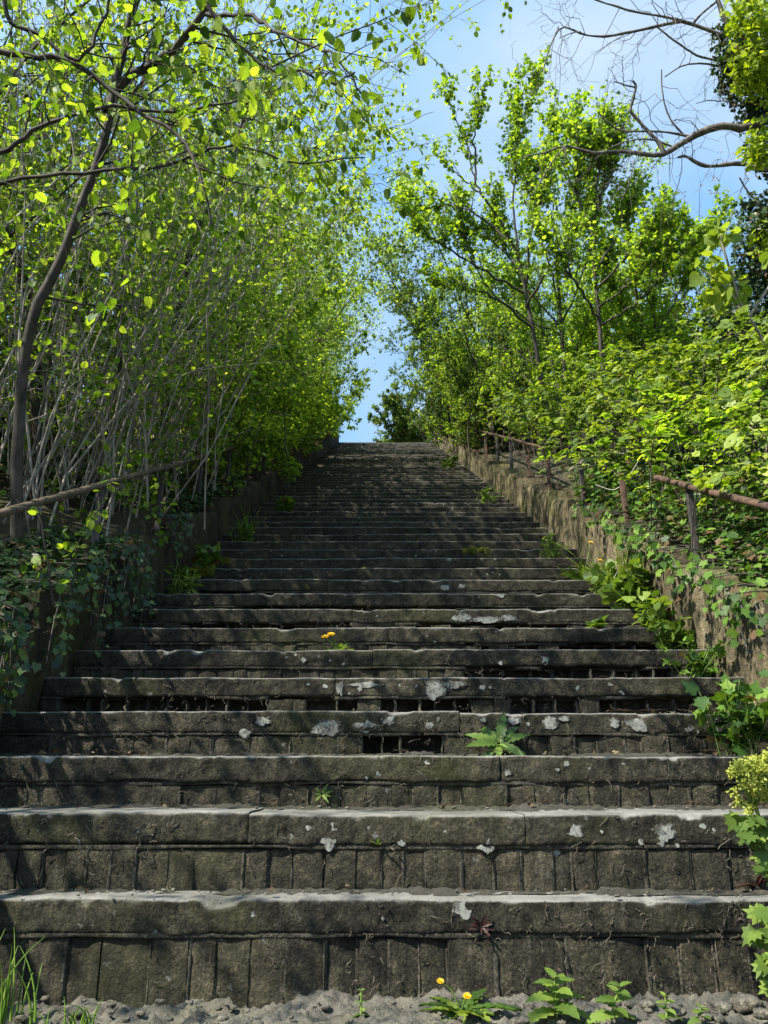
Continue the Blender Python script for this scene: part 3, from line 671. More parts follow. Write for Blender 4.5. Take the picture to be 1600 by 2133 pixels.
# low leafy skirt where the left shrubs meet the wall, higher up
SK = [(-2.0, 8.6), (-1.95, 10.2), (-1.95, 11.9), (-1.95, 13.8), (-1.95, 15.8), (-1.95, 17.9), (-1.95, 20.2), (-1.9, 22.8)]
SKL = ['low bush spilling over the left wall where the handrail dives in', 'low bush on the left wall, second in the row going up', 'low bush on the left wall, third in the row going up', 'low bush halfway up the left wall', 'low bush on the left wall, fourth below the top', 'low bush on the left wall, third below the top', 'low bush on the left wall, second below the top', 'small dark bush at the top end of the left wall']
for k, ((x, y), lab) in enumerate(zip(SK, SKL)):
    hazel_shrub(x, y, 120+k, lab, n=14, height=1.9, lean=(.16, -.05), spread=.35, leaf=.05, nl=9000, bark='bark_grey', lmat='hedge', r0=.009, t0=0.03, twigs=170, base=.3, group='low bushes on the left wall', name='low_bush', cat='bush')

for k, (x, y, lab) in enumerate(((-2.15, 3.5, 'low leafy hazel sprays behind the lower end of the left handrail'), (-2.1, 4.9, 'low leafy hazel sprays between the second and third railing posts on the left'), (-2.1, 6.1, 'low leafy hazel sprays behind the middle of the left handrail'), (-2.1, 7.3, 'low leafy hazel sprays where the left handrail dips into the hedge'))):
    hazel_shrub(x, y, 140+k, lab, n=9, height=.85, lean=(.10, -.08), spread=.45, leaf=.046, nl=420, bark='bark_grey', lmat='hazel', r0=.005, t0=.1, twigs=60, base=.3, group='low hazel sprays behind the left handrail', name='low_bush', cat='bush')
def explicit_tree(name, label, cat, limbs, twigspec, leafspec, seed, bark, lmat, group=None, tpl=OVAL, limbname='branch', extra_bias=(0, 0, 0)):
    """limbs: list of (pixel path [(px,py,z)...], r0, r1); the first is the trunk"""
    rng = np.random.default_rng(seed)
    pts = [resample([at(*q) for q in path], 24) for path, _, _ in limbs]
    root = pts[0][0]
    t = thing(name, label, cat, root, group)
    P = np.array(pts); R = np.array([np.linspace(a, b, 24) for _, a, b in limbs])
    for k in range(len(P)):
        Q = P[k].copy(); Q[1:-1] += rng.normal(size=(22, 3))*0.004
        V, F = tubes(Q[None], R[k:k+1], 10 if k == 0 else 7); build('trunk' if k == 0 else limbname, [(V, F, 0)], M[bark], t)
    tw, tl, sub = twigspec
    P1, R1 = sprout(rng, P, np.minimum(R, 0.012), tw, 0.3, 1.0, tl, 0.6, 0.9, 0.1, bias=extra_bias, droop=0.1, m=6)
    P2, R2 = sprout(rng, P1, R1, tw*sub, 0.2, 1.0, tl*0.5, 0.6, 0.9, 0.0, m=5, droop=0.2)
    build('twig_mass', [(*tubes(P1, R1, 5), 0), (*tubes(P2, R2, 3), 0)], M[bark], t, kind='stuff')
    nl, ls = leafspec
    if nl:
        ch = []
        for PP, RR, q in ((P2, R2, .8), (P1, R1, .2)):
            k = int(nl*q); pos, dd, nn = leaf_spots(rng, PP, RR, k, .15, 1.0, .012, .8)
            ch += leaves(tpl, pos, dd, nn, ls*(.5+.7*rng.random(k)), rng.random(k), 0, .15)
        build('foliage', ch, M[lmat], t, kind='stuff')
    return t
# the leaning trunk at the left and the boughs crossing in front of it
z = 3.75
explicit_tree('hazel_tree', 'grey leaning trunk at left with forked boughs and big backlit leaves', 'tree', [
    ([(35, 1120, z), (38, 900, z), (62, 690, z), (118, 560, z), (190, 380, z), (232, 230, z), (258, 100, z), (300, -60, z), (350, -220, z)], .028, .014),
    ([(222, 235, z), (255, 170, z+.02), (310, 138, z), (372, 92, z-.1), (442, 0, z-.2), (500, -110, z-.3)], .026, .012),
    ([(-60, 100, z-.5), (60, 118, z-.5), (150, 128, z-.5), (232, 190, z-.5), (300, 240, z-.55), (380, 290, z-.6), (420, 380, z-.7), (440, 470, z-.7)], .014, .004),
    ([(-60, 345, z-.3), (20, 305, z-.3), (80, 265, z-.3), (140, 245, z-.35), (240, 222, z-.4), (380, 235, z-.4), (500, 205, z-.5), (560, 180, z-.5)], .012, .004),
    ([(-60, 395, z-.2), (60, 373, z-.2), (200, 358, z-.2), (340, 345, z-.2), (420, 318, z-.2), (500, 305, z-.2), (620, 338, z-.2), (760, 328, z-.1)], .010, .003),
    ([(10, -60, z-.6), (14, 40, z-.6), (80, 70, z-.6), (160, 125, z-.6), (215, 40, z-.6), (240, -60, z-.6)], .010, .005),
    ([(430, 30, z-.4), (520, 35, z-.5), (580, 70, z-.6), (650, 95, z-.7), (700, 120, z-.8), (760, 200, z-.8)], .010, .003),
    ([(380, -80, z-.9), (470, 60, z-.9), (560, 140, z-.9), (630, 150, z-1.0), (690, 175, z-1.0), (740, 150, z-1.0)], .009, .003),
], (85, .65, 5), (1300, .046), 7, 'bark_mid', 'hazel', tpl=BIGLEAF)
z = 5.6
DT = [([(-40, 330, z), (5, 420, z), (22, 500, z), (40, 560, z), (60, 640, z), (70, 760, z), (78, 900, z), (80, 1060, z)], .05, 'dark slim trunk at the very left edge'),
      ([(60, 180, 6.2), (100, 300, 6.2), (115, 390, 6.2), (112, 480, 6.2), (98, 600, 6.2), (105, 760, 6.2), (110, 940, 6.2)], .035, 'second dark slim trunk from the left edge'),
      ([(330, 60, 7.0), (290, 200, 7.0), (262, 350, 7.0), (265, 520, 7.0), (250, 680, 7.0), (240, 900, 7.0)], .04, 'dark slim trunk right of the leaning trunk'),
      ([(520, 200, 7.6), (480, 350, 7.6), (410, 480, 7.6), (375, 620, 7.6), (350, 780, 7.6), (340, 900, 7.6)], .04, 'dark slanting trunk inside the left hedge')]
for k, (pa, r, lab) in enumerate(DT):
    explicit_tree('slim_tree', lab, 'tree', [(pa[::-1], r, r*.5)], (26, 1.3, 4), (700, .055), 60+k, 'bark_dark', 'hedge', group='dark slim trunks in the left thicket')

# ---------------- right side
def crown_tree(name, label, trunk, limbs, seed, bark, lmat, nl, leaf, tpl, tw=60, tl=.9, sub=6, up=0.5, group=None, droop=.4, cat='tree', off=.015):
    rng = np.random.default_rng(seed)
    P0 = resample([at(*q) for q in trunk[0]], 20)
    t = thing(name, label, cat, P0[0], group)
    V, F = tubes(P0[None], np.linspace(trunk[1], trunk[2], 20)[None], 9); build('trunk', [(V, F, 0)], M[bark], t)
    P, R = [P0], [np.linspace(trunk[1], trunk[2], 20)]
    for pa, a, b in limbs:
        q = resample([at(*v) for v in pa], 20); q[1:-1] += rng.normal(size=(18, 3))*0.012; r = np.linspace(a, b, 20)
        P.append(q); R.append(r); V, F = tubes(q[None], r[None], 6); build('branch', [(V, F, 0)], M[bark], t)
    P = np.array(P); R = np.array(R)
    P1, R1 = sprout(rng, P[1:] if len(P) > 1 else P, np.minimum(R[1:] if len(P) > 1 else R, .014), tw, .25, 1.0, tl, .7, .7, up, m=6, droop=-.1, taper=.62)
    P2, R2 = sprout(rng, P1, R1, tw*sub, .1, 1.0, tl*.33, .7, .8, .15, m=4)
    build('twig_mass', [(*tubes(P1, R1, 4), 0), (*tubes(P2, R2, 3), 0)], M[bark], t, kind='stuff')
    ch = []
    for PP, RR, q in ((P2, R2, .68), (P1, R1, .2), (P, np.array(R), .12)):
        k = int(nl*q); pos, dd, nn = leaf_spots(rng, PP, RR, k, .1 if q != .12 else .45, 1.0, off, droop)
        ch += leaves(tpl, pos, dd, nn, leaf*(.5+.7*rng.random(k)), rng.random(k), 0, .1)
    build('foliage', ch, M[lmat], t, kind='stuff')
    return t
z = 11.0
crown_tree('maple_tree', 'pale stemmed young maple with tall leafy spires against the sky', ([(1128, 800, z), (1112, 700, z), (1095, 610, z), (1080, 540, z), (1048, 470, z), (1000, 400, z)], 0.034, .014), [
    ([(1000, 400, z), (985, 360, z), (975, 300, z), (940, 220, z), (928, 200, z)], .014, .003),
    ([(990, 380, z), (988, 300, z), (992, 260, z), (1004, 210, z), (1012, 170, z)], .016, .003),
    ([(1080, 540, z), (1070, 430, z), (1075, 330, z), (1078, 260, z), (1055, 185, z)], .018, .003),
    ([(1078, 300, z), (1090, 240, z), (1110, 190, z), (1120, 140, z)], .010, .003),
    ([(1095, 600, z), (1110, 470, z-.3), (1150, 350, z-.3), (1160, 280, z-.3), (1150, 230, z-.3)], .02, .004),
    ([(1150, 330, z-.3), (1180, 290, z-.3), (1190, 250, z-.3), (1215, 220, z-.3)], .012, .004),
    ([(1060, 500, z), (980, 440, z+.3), (910, 430, z+.5), (860, 440, z+.6), (840, 425, z+.6)], .018, .004),
    ([(1090, 610, z), (1000, 560, z-.4), (920, 510, z-.6), (880, 480, z-.6), (850, 440, z-.6)], .02, .004),
    ([(1000, 400, z), (960, 370, z), (925, 335, z), (905, 315, z)], .012, .003),
    ([(1095, 640, z), (1160, 540, z-.5), (1230, 460, z-.5), (1260, 380, z-.5), (1265, 300, z-.5)], .02, .004),
    ([(1105, 680, z), (1030, 620, z-.6), (960, 600, z-.8), (900, 590, z-.9)], .02, .004),
    ([(1085, 560, z), (1020, 500, z+.5), (950, 480, z+.6)], .016, .004)], 201, 'bark_grey', 'maple', 8500, .055, MAPLE, tw=280, tl=.62, sub=5, up=.9, group='young maples above the right bank')
z = 10.2
crown_tree('maple_tree', 'straight trunked maple right of the spired one, behind the bramble bank', ([(1258, 790, z), (1252, 720, z), (1246, 640, z), (1238, 560, z), (1240, 480, z), (1240, 400, z)], .034, .014), [
    ([(1240, 420, z), (1248, 350, z), (1250, 310, z), (1262, 250, z)], .018, .004),
    ([(1240, 440, z), (1270, 370, z), (1285, 310, z), (1295, 250, z)], .018, .004),
    ([(1240, 500, z), (1205, 410, z), (1200, 350, z), (1190, 260, z)], .018, .004),
    ([(1245, 600, z), (1310, 530, z-.4), (1350, 490, z-.5), (1400, 462, z-.6)], .018, .004),
    ([(1246, 640, z), (1300, 600, z-.3), (1340, 550, z-.3), (1320, 510, z-.3)], .018, .004),
    ([(1248, 680, z), (1340, 620, z-.5), (1420, 530, z-.5), (1500, 455, z-.5)], .018, .003),
    ([(1246, 660, z), (1190, 580, z-.5), (1160, 520, z-.6), (1120, 470, z-.6)], .018, .004),
    ([(1244, 560, z), (1290, 480, z+.3), (1310, 440, z+.3), (1320, 410, z+.3)], .016, .004)], 202, 'bark_grey', 'maple', 9500, .055, MAPLE, tw=280, tl=.8, sub=5, up=.75, group='young maples above the right bank')
z = 11.6
crown_tree('maple_tree', 'bushy young maple of many thin upright shoots between the spired one and the straight one', ([(1180, 860, z), (1172, 720, z), (1165, 620, z), (1160, 540, z)], .03, .018), [
    ([(1165, 640, z), (1130, 500, z), (1115, 400, z), (1100, 360, z), (1092, 320, z)], .014, .003),
    ([(1160, 560, z), (1155, 450, z), (1140, 380, z), (1138, 330, z)], .014, .003),
    ([(1162, 580, z), (1190, 470, z), (1200, 410, z), (1208, 370, z)], .014, .003),
    ([(1168, 680, z), (1225, 540, z), (1240, 450, z), (1225, 360, z)], .014, .003),
    ([(1168, 680, z), (1090, 590, z), (1040, 480, z), (1030, 400, z)], .014, .003),
    ([(1170, 700, z), (1060, 640, z), (980, 540, z), (960, 450, z), (955, 400, z)], .014, .003)], 203, 'bark_grey', 'maple', 6500, .056, MAPLE, tw=240, tl=.65, sub=5, up=.8, group='young maples above the right bank')
z = 11.2
crown_tree('maple_tree', 'low bushy young maple at the right end of the row, in front of the blossom', ([(1370, 860, z), (1368, 740, z), (1362, 660, z), (1360, 600, z)], .03, .016), [
    ([(1362, 660, z), (1330, 560, z), (1310, 480, z), (1300, 430, z)], .012, .003),
    ([(1362, 640, z), (1370, 560, z), (1385, 510, z), (1390, 490, z)], .012, .003),
    ([(1366, 700, z), (1420, 600, z), (1450, 540, z), (1470, 500, z)], .012, .003),
    ([(1366, 700, z), (1300, 640, z), (1270, 570, z), (1262, 520, z)], .012, .003)], 204, 'bark_grey', 'maple', 5500, .056, MAPLE, tw=150, tl=.6, sub=5, up=.7, group='young maples above the right bank')
def bush(name, label, x, y, seed, height, width, leaf, nl, lmat, bark='bark_dark', lean=(0, 0), tpl=KITE, group=None, n=14, twigs=330, t0=.03, cat='shrub'):
    return hazel_shrub(x, y, seed, label, n=n, height=height, lean=lean, spread=width, leaf=leaf, nl=nl, bark=bark, lmat=lmat, r0=.022, tpl=tpl, t0=t0, twigs=twigs, group=group, name=name, cat=cat)
HG = 'hawthorns on the upper right bank'
bush('hawthorn_bush', 'dense dark hawthorn standing over the top part of the right wall', 2.5, 13.2, 301, 3.9, .24, .056, 30000, 'thorn', lean=(-.10, -.1), group=HG)
bush('hawthorn_bush', 'small leaved hawthorn reaching furthest left across the sky gap', 2.3, 17.0, 302, 4.7, .24, .056, 38000, 'thorn', lean=(-.40, -.06), group=HG)
bush('hawthorn_bush', 'light green hawthorn leaning over the stairs below the spired maple', 2.5, 14.8, 309, 4.6, .22, .06, 34000, 'hedge', lean=(-.27, -.06), group=HG)
bush('hawthorn_bush', 'hawthorn behind the top end of the long handrail', 2.3, 20.0, 303, 3.6, .26, .06, 26000, 'thorn', lean=(-.06, -.05), group=HG)
bush('hawthorn_bush', 'broad light thicket bush behind the spired maple', 4.0, 14.6, 304, 5.0, .26, .062, 28000, 'hedge', lean=(-.08, 0), group=HG)
bush('hawthorn_bush', 'dark bush behind the two maple trunks', 4.6, 12.4, 305, 2.9, .3, .06, 22000, 'thorn', lean=(-.05, 0), group=HG)
bush('leafy_bush', 'light green bush around the foot of the spired maple', 2.9, 11.3, 310, 3.2, .26, .06, 20000, 'maple', lean=(-.08, 0), group='leafy bushes between the maples', bark='bark_grey')
bush('leafy_bush', 'light green bush between the two maple trunks', 3.6, 10.6, 311, 3.4, .24, .06, 20000, 'maple', lean=(-.03, 0), group='leafy bushes between the maples', bark='bark_grey')
bush('leafy_bush', 'light green bush right of the straight maple, in front of the blossom', 4.6, 10.2, 312, 2.4, .28, .06, 15000, 'maple', lean=(0, 0), group='leafy bushes between the maples', bark='bark_grey')
for k, (x, y, h, lab) in enumerate(((2.05, 17.2, 1.3, 'low bush crowding the long handrail, third below the top'), (2.0, 19.3, 1.4, 'low bush crowding the long handrail, second below the top'), (1.95, 21.6, 1.6, 'low bush over the right wall near the top'), (1.9, 23.8, 1.8, 'low bush hiding the top end of the right wall'), (2.15, 15.2, 1.1, 'low bush behind the middle of the long handrail'))):
    bush('low_bush', lab, x, y, 330+k, h, .38, .05, 7000, 'thorn', lean=(-.12, -.08), group='low bushes on the upper right wall', twigs=140, cat='bush')
for k, (x, y, lab) in enumerate(((-4.6, 3.6, 'dark low undergrowth bush at the left edge behind the trunk'), (-4.2, 5.4, 'dark low undergrowth bush behind the pale stems'), (-5.4, 7.4, 'dark low undergrowth bush deep in the left thicket'), (-3.9, 7.4, 'dark low undergrowth bush behind the third railing post'), (-6.4, 5.4, 'dark low undergrowth bush furthest left'), (-3.6, 9.6, 'dark low undergrowth bush behind the leaning hazels'))):
    bush('undergrowth_bush', lab, x, y, 340+k, 2.0, .45, .05, 7000, 'hedge', group='undergrowth on the left bank', twigs=140, cat='bush')
bush('round_bush', 'small round dark bush against the sky at the top of the stairs', 0.8, 26.2, 306, 2.5, .5, .085, 34000, 'thorn', twigs=320, t0=.2, n=26)
bush('blossom_bush', 'thin bush with pinkish white blossom behind the right maple', 5.6, 12.0, 307, 4.6, .15, .035, 6000, 'blossom', bark='bark_dark', lean=(0, 0), twigs=120)
bush('dark_bush', 'dark shaded bush under the ivy clad tree at the right edge', 6.6, 10.5, 308, 3.6, .26, .055, 18000, 'thorn')

# bramble bank
def bramble(x, y, seed, label, n=46, ln=1.35, leaf=.062, nl=1700, lmat='bramble', h=.75):
    rng = np.random.default_rng(seed); z = float(ground_h(x, y))-.05
    t = thing('bramble_bush', label, 'bramble', (x, y, z), 'brambles on the right bank')
    m = 9; s = np.linspace(0, 1, m)
    b = np.stack([x+.38*rng.normal(size=n), y+.42*rng.normal(size=n)], -1); bz = ground_h(b[:, 0], b[:, 1])-.03
    a = rng.random(n)*2*math.pi; L_ = ln*(.5+.7*rng.random(n)); hh = h*(.6+.7*rng.random(n))
    P = np.zeros((n, m, 3)); hor = np.stack([np.cos(a)-.15, np.sin(a)-.25], -1)
    P[:, :, :2] = b[:, None]+hor[:, None]*L_[:, None, None]*.55*(s[None, :, None]**1.2)
    P[:, :, 2] = bz[:, None]+hh[:, None]*np.sin(s[None]*2.1)*1.05+.10*s[None]
    P += np.cumsum(rng.normal(size=(n, m, 3))*.012, 1)
    R = np.full((n, m), .0045)*(1-.6*s)[None]
    build('cane_mass', [(*tubes(P, R, 4), 0)], M['bark_grey'], t, kind='stuff')
    q = 7; P3, R3 = sprout(rng, P, R, q, .1, .8, .8, .6, .6, .5, m=7, droop=.25, jit=.08, rmin=.0022); build('dead_cane', [(*tubes(P3, R3, 4), 0)], M['straw'], t, kind='stuff')
    k = nl//3; idx = rng.integers(0, n, k); tt = .2+.8*rng.random(k)**.75
    pos, tan, _ = along(P, R, idx, tt); side = nrm(rng.normal(size=(k, 3))*np.array([1, 1, .5])+np.array([-.2, -.15, .25])); stalk = pos+side*.05
    nn0 = nrm(np.array([-.25, -.25, 1.0])+rng.normal(size=(k, 3))*.42); ch = []; rv = rng.random(k)*.8
    sz = leaf*(.4+.95*rng.random(k)**1.3)
    for ang, f in ((0, 1.0), (1.25, .8), (-1.25, .8)):
        dd = nrm(side-nn0*(side*nn0).sum(1, keepdims=True)); w = np.cross(dd, nn0); d2 = nrm(dd*math.cos(ang)+w*math.sin(ang)+np.array([0, 0, -.12])); n2 = nrm(nn0-d2*(nn0*d2).sum(1, keepdims=True))
        ch += leaves(BROAD, stalk, d2, n2, sz*f, np.clip(rv+.2*rng.random(k), 0, 1), 0, .1)
    build('foliage', ch, M[lmat], t, kind='stuff')
BR = [(2.5, 3.9), (3.1, 4.7), (2.55, 5.2), (3.2, 5.7), (4.1, 5.9), (2.6, 6.3), (3.3, 6.8), (4.3, 7.0), (2.6, 7.3), (3.4, 8.0), (4.5, 8.2), (2.75, 8.8), (3.5, 9.3), (4.7, 9.6), (2.75, 10.2), (3.4, 10.8), (5.6, 8.9), (5.4, 7.3), (2.5, 11.8), (3.9, 4.9), (4.7, 5.4), (6.2, 9.9)]
BRL = ['lowest bramble clump beside the short broken handrail', 'bramble clump at the right edge above the short handrail', 'bramble clump hiding the tall lone post', 'bramble clump up the bank from the tall lone post', 'sunny bramble clump at the right edge, lower row', 'bramble clump between the two lone posts',
       'sunny bramble clump in the middle of the right bank', 'bramble clump high on the bank below the elder sprig', 'bramble clump swallowing the lower end of the long handrail', 'yellow green bramble clump behind the end of the long handrail', 'bramble clump on the crest of the bank, right part', 'bramble clump behind the long handrail, second along it',
       'bramble clump below the straight maple trunk', 'bramble clump on the crest behind the straight maple', 'bramble clump below the spired maple', 'shaded bramble clump between the two maple trunks', 'crest bramble clump under the ivy clad tree', 'bramble clump at the right edge under the elder sprig', 'furthest bramble clump, at the foot of the hawthorn', 'bramble clump filling the right edge, above the hanging ivy', 'bramble clump cut by the right edge at mid height', 'small bramble clump at the far right skyline']
for k, ((x, y), lab) in enumerate(zip(BR, BRL)):
    bramble(x, y, 400+k, lab, lmat=('bramble', 'bramble', 'hedge', 'bramble', 'weed')[k % 5], nl=3000 if y < 9 else 2100, h=.62 if x < 2.7 else .85, leaf=.056 if y < 6 else .06)

# ---------------- ivy (ground cover)
def ivy_cover(name, label, xr, yr, n, size, mat, seed, lift=.10, face=None):
    rng = np.random.default_rng(seed); x = xr[0]+(xr[1]-xr[0])*rng.random(n); y = yr[0]+(yr[1]-yr[0])*rng.random(n)
    keep = fbm(np.stack([x*1.2, y*1.2, x*0], -1), 3, seed) > -.45; x, y = x[keep], y[keep]; n = len(x)
    bump = np.clip(fbm(np.stack([x*2.2, y*2.2, x*0+3], -1), 3, seed+1), -.5, 1)
    z = ground_h(x, y)+lift*(.3+rng.random(n))+.09*bump
    d = nrm(np.stack([rng.normal(size=n)+.4*(1 if xr[0] < 0 else -1), rng.normal(size=n)-.5, -.5+.3*rng.normal(size=n)], -1)); nn = nrm(np.stack([.3*rng.normal(size=n)+(.3 if xr[0] < 0 else -.3), .35*rng.normal(size=n)-.35, np.ones(n)], -1)); nn = nrm(nn-d*(nn*d).sum(1, keepdims=True))
    ch = leaves(IVY, np.stack([x, y, z], -1), d, nn, size*(.5+.8*rng.random(n)), rng.random(n)**1.5, 0, .1)
    return build(name, ch, M[mat], label=label, cat='ivy', kind='stuff')
ivy_cover('ivy_cover', 'dark glossy ivy carpet on the left bank behind the handrail', (-4.2, -1.55), (2.4, 8.5), 20000, .048, 'ivy', 501)
ivy_cover('ivy_cover', 'brighter ivy carpet along the top of the right wall', (1.75, 3.2), (2.6, 8.5), 11000, .048, 'ivy_light', 502, lift=.22)
def ivy_hang(label, side, xin, pts, seed, mat, size, n_per=70):
    """trails of ivy hanging over a wall face: pts (y0, y1, drop)"""
    rng = np.random.default_rng(seed); ch = []; st = []
    for (y0, y1, drop) in pts:
        k = max(2, int((y1-y0)/.09)); ys = y0+(y1-y0)*rng.random(k); m = 8
        s = np.linspace(0, 1, m)
        L_ = drop*(.4+.7*rng.random(k)); P = np.zeros((k, m, 3))
        P[:, :, 0] = xin+side*(.16-.20*np.minimum(1, s*3.5))[None]-side*0.05*rng.random((k, 1))
        P[:, :, 1] = ys[:, None]+np.cumsum(rng.normal(size=(k, m))*.02, 1)-.1*s
        P[:, :, 2] = LL(ys)[:, None]+.46-np.maximum(0, s-.2)[None]*L_[:, None]
        R = np.full((k, m), .003); st.append((*tubes(P, R, 4), 0))
        q = int(n_per*(y1-y0)*drop/.3); idx = rng.integers(0, k, q); tt = rng.random(q); pos, tan, _ = along(P, R, idx, tt)
        out = np.array([-side*1.0, -.5, .35]); nn = nrm(out+rng.normal(size=(q, 3))*.5); d = nrm(np.array([0, 0, -1.0])+rng.normal(size=(q, 3))*.55); d = nrm(d-nn*(nn*d).sum(1, keepdims=True))
        ch += leaves(IVY, pos+np.array([-side*.02, 0, 0])+rng.normal(size=(q, 3))*.03, d, nn, size*(.5+.7*rng.random(q)), rng.random(q)**1.3, 1, .1)
    return build('hanging_ivy', st+ch, [M['bark_grey'], M[mat]], label=label, cat='ivy', kind='stuff')
ivy_hang('dark ivy trailing down the left wall', -1, XL, [(2.6, 3.6, .55), (4.0, 4.8, .75), (5.2, 5.6, .4), (3.6, 4.0, .3)], 511, 'ivy', .042, 150)
ivy_hang('bright ivy hanging over the near end of the right wall', 1, XR, [(2.75, 3.3, .7), (3.3, 4.4, .26), (4.4, 5.1, .22), (5.0, 6.2, .14)], 512, 'ivy_light', .046, 160)

# ---------------- ivy clad tree with dead limbs at the right edge
def blob(rng, px, py, z, rpx, n, squash=.8):
    c = at(px, py, z); r = rpx*z/FPX
    v = nrm(rng.normal(size=(n, 3)))*(rng.random(n)[:, None]**.45)
    return c+v*r*np.array([1, 1.1, squash])
def edge_tree():
    rng = np.random.default_rng(601); z = 6.5
    tr = resample([at(1720, 1000, z), at(1700, 700, z), at(1690, 400, z), at(1680, 150, z), at(1690, -150, z)], 20)
    t = thing('ivy_clad_tree', 'ivy clad tree at the right edge with bare dead limbs reaching left', 'tree', tr[0])
    build('trunk', [(*tubes(tr[None], np.linspace(.17, .1, 20)[None], 10), 0)], M['bark_grey'], t)
    limbs = [([(1690, 200), (1640, 222), (1600, 245), (1545, 268), (1510, 262), (1460, 275), (1410, 305), (1375, 322), (1330, 318), (1290, 315), (1235, 318), (1180, 303), (1135, 318), (1090, 325)], .040, .004),
             ([(1383, 320), (1372, 295), (1345, 265), (1322, 240), (1314, 228), (1320, 205), (1325, 180), (1318, 168)], .018, .009),
             ([(1322, 182), (1300, 175), (1280, 170)], .007, .005),
             ([(1440, 285), (1370, 272), (1300, 270), (1270, 255), (1245, 232)], .011, .004),
             ([(1690, 360), (1600, 355), (1540, 340), (1470, 345), (1430, 325), (1412, 328)], .024, .010),
             ([(1400, 305), (1350, 290), (1290, 302), (1240, 330)], .009, .003),
             ([(1180, 303), (1150, 335), (1125, 375), (1105, 410), (1085, 432)], .008, .002),
             ([(1640, 110), (1540, 85), (1510, 50), (1495, 10), (1470, -60)], .024, .016),
             ([(1500, 72), (1455, 55), (1420, 45), (1370, 52), (1300, 67), (1250, 74), (1210, 66), (1170, 55), (1145, 100), (1128, 150), (1092, 156)], .016, .003),
             ([(1440, 50), (1400, 38), (1360, 30), (1300, 20), (1240, 0), (1200, -20)], .013, .005),
             ([(1370, 57), (1400, 80), (1440, 107), (1475, 120), (1560, 140)], .007, .010),
             ([(1493, 3), (1468, 25), (1445, 47)], .009, .009),
             ([(1385, 160), (1425, 135), (1475, 132), (1540, 150)], .005, .009),
             ([(1378, 145), (1380, 200), (1395, 250), (1425, 282)], .005, .008),
             ([(1450, 215), (1500, 208), (1600, 218)], .003, .006),
             ([(1210, 66), (1195, 70), (1165, 80)], .005, .003),
             ([(1620, 470), (1570, 410), (1540, 370)], .012, .006)]
    Ps, Rs = [], []
    for pa, a, b in limbs:
        zz = z+.25*rng.normal(); 
        zz = z if a > .01 else zz*.02+z*.98
        P = resample([at(px, py, zz) for px, py in pa], 26); P[1:-1] += np.cumsum(rng.normal(size=(24, 3))*.002, 0)*np.sin(np.linspace(0, math.pi, 24))[:, None]; r = np.linspace(a, b, 26)*(1+.12*rng.normal(size=26)*(a > .008))
        build('dead_limb', [(*tubes(P[None], r[None], 7), 0)], M['bark_dead'], t); Ps.append(P); Rs.append(np.linspace(a, b, 26))
    P = np.array(Ps); R = np.array(Rs)
    P1, R1 = sprout(rng, P, np.minimum(R, .006), 120, .12, 1.0, .65, .4, 1.0, -.15, bias=(-.15, 0, 0), m=8, droop=.35, jit=.10, rmin=.0022)
    P2, R2 = sprout(rng, P1, R1, 260, .2, 1.0, .22, .6, .9, -.1, m=5, droop=.2, jit=.10, rmin=.0018)
    build('twig_mass', [(*tubes(P1, R1, 4), 0), (*tubes(P2, R2, 3), 0)], M['bark_dead'], t, kind='stuff')
    ch = []
    for px, py, r, n in ((1490, 75, 30, 260), (1510, 120, 40, 420), (1540, 170, 55, 800), (1520, 140, 35, 300), (1580, 220, 50, 700), (1550, 240, 35, 350), (1510, 165, 26, 200), (1600, 330, 45, 500), (1560, 305, 30, 250), (1610, 430, 50, 600), (1575, 470, 40, 450), (1555, 530, 45, 500), (1600, 560, 60, 900),
                         (1530, 600, 45, 500), (1580, 660, 70, 1200), (1500, 660, 45, 400), (1545, 430, 26, 160), (1620, 130, 60, 700)):
        n = int(n*1.2); p = blob(rng, px+18, py, z+.2*rng.normal(), r*1.1, n); d = nrm(rng.normal(size=(n, 3))+np.array([0, 0, -.5])); nn = nrm(np.array([-.3, -.3, .8])+.7*rng.normal(size=(n, 3))); nn = nrm(nn-d*(nn*d).sum(1, keepdims=True))
        ch += leaves(IVY, p, d, nn, .036*(.5+.7*rng.random(n)), rng.random(n)**1.4, 0, .1)
    build('ivy', ch, M['ivy'], t, kind='stuff')
    ch = []
    for px, py, r, n in ((1560, 10, 40, 260), (1590, 40, 45, 320), (1565, 70, 35, 220), (1585, 115, 40, 260), (1550, 125, 28, 150), (1605, 160, 40, 240), (1560, 160, 26, 110), (1590, 290, 34, 170), (1570, 320, 20, 70), (1598, 500, 30, 130), (1610, 70, 40, 200), (1570, -40, 50, 260)):
        n = int(n*1.3); p = blob(rng, px, py, z-.45+.15*rng.normal(), r*1.4, n, 1.2); d = nrm(rng.normal(size=(n, 3))*.7+np.array([0, 0, -.9])); nn = nrm(np.array([-.2, -.3, .9])+.5*rng.normal(size=(n, 3))); nn = nrm(nn-d*(nn*d).sum(1, keepdims=True))
        ch += leaves(MAPLE, p, d, nn, .047*(.5+.7*rng.random(n)), rng.random(n), 0, .1)
    build('crown', ch, M['lime'], t, kind='stuff')
edge_tree()
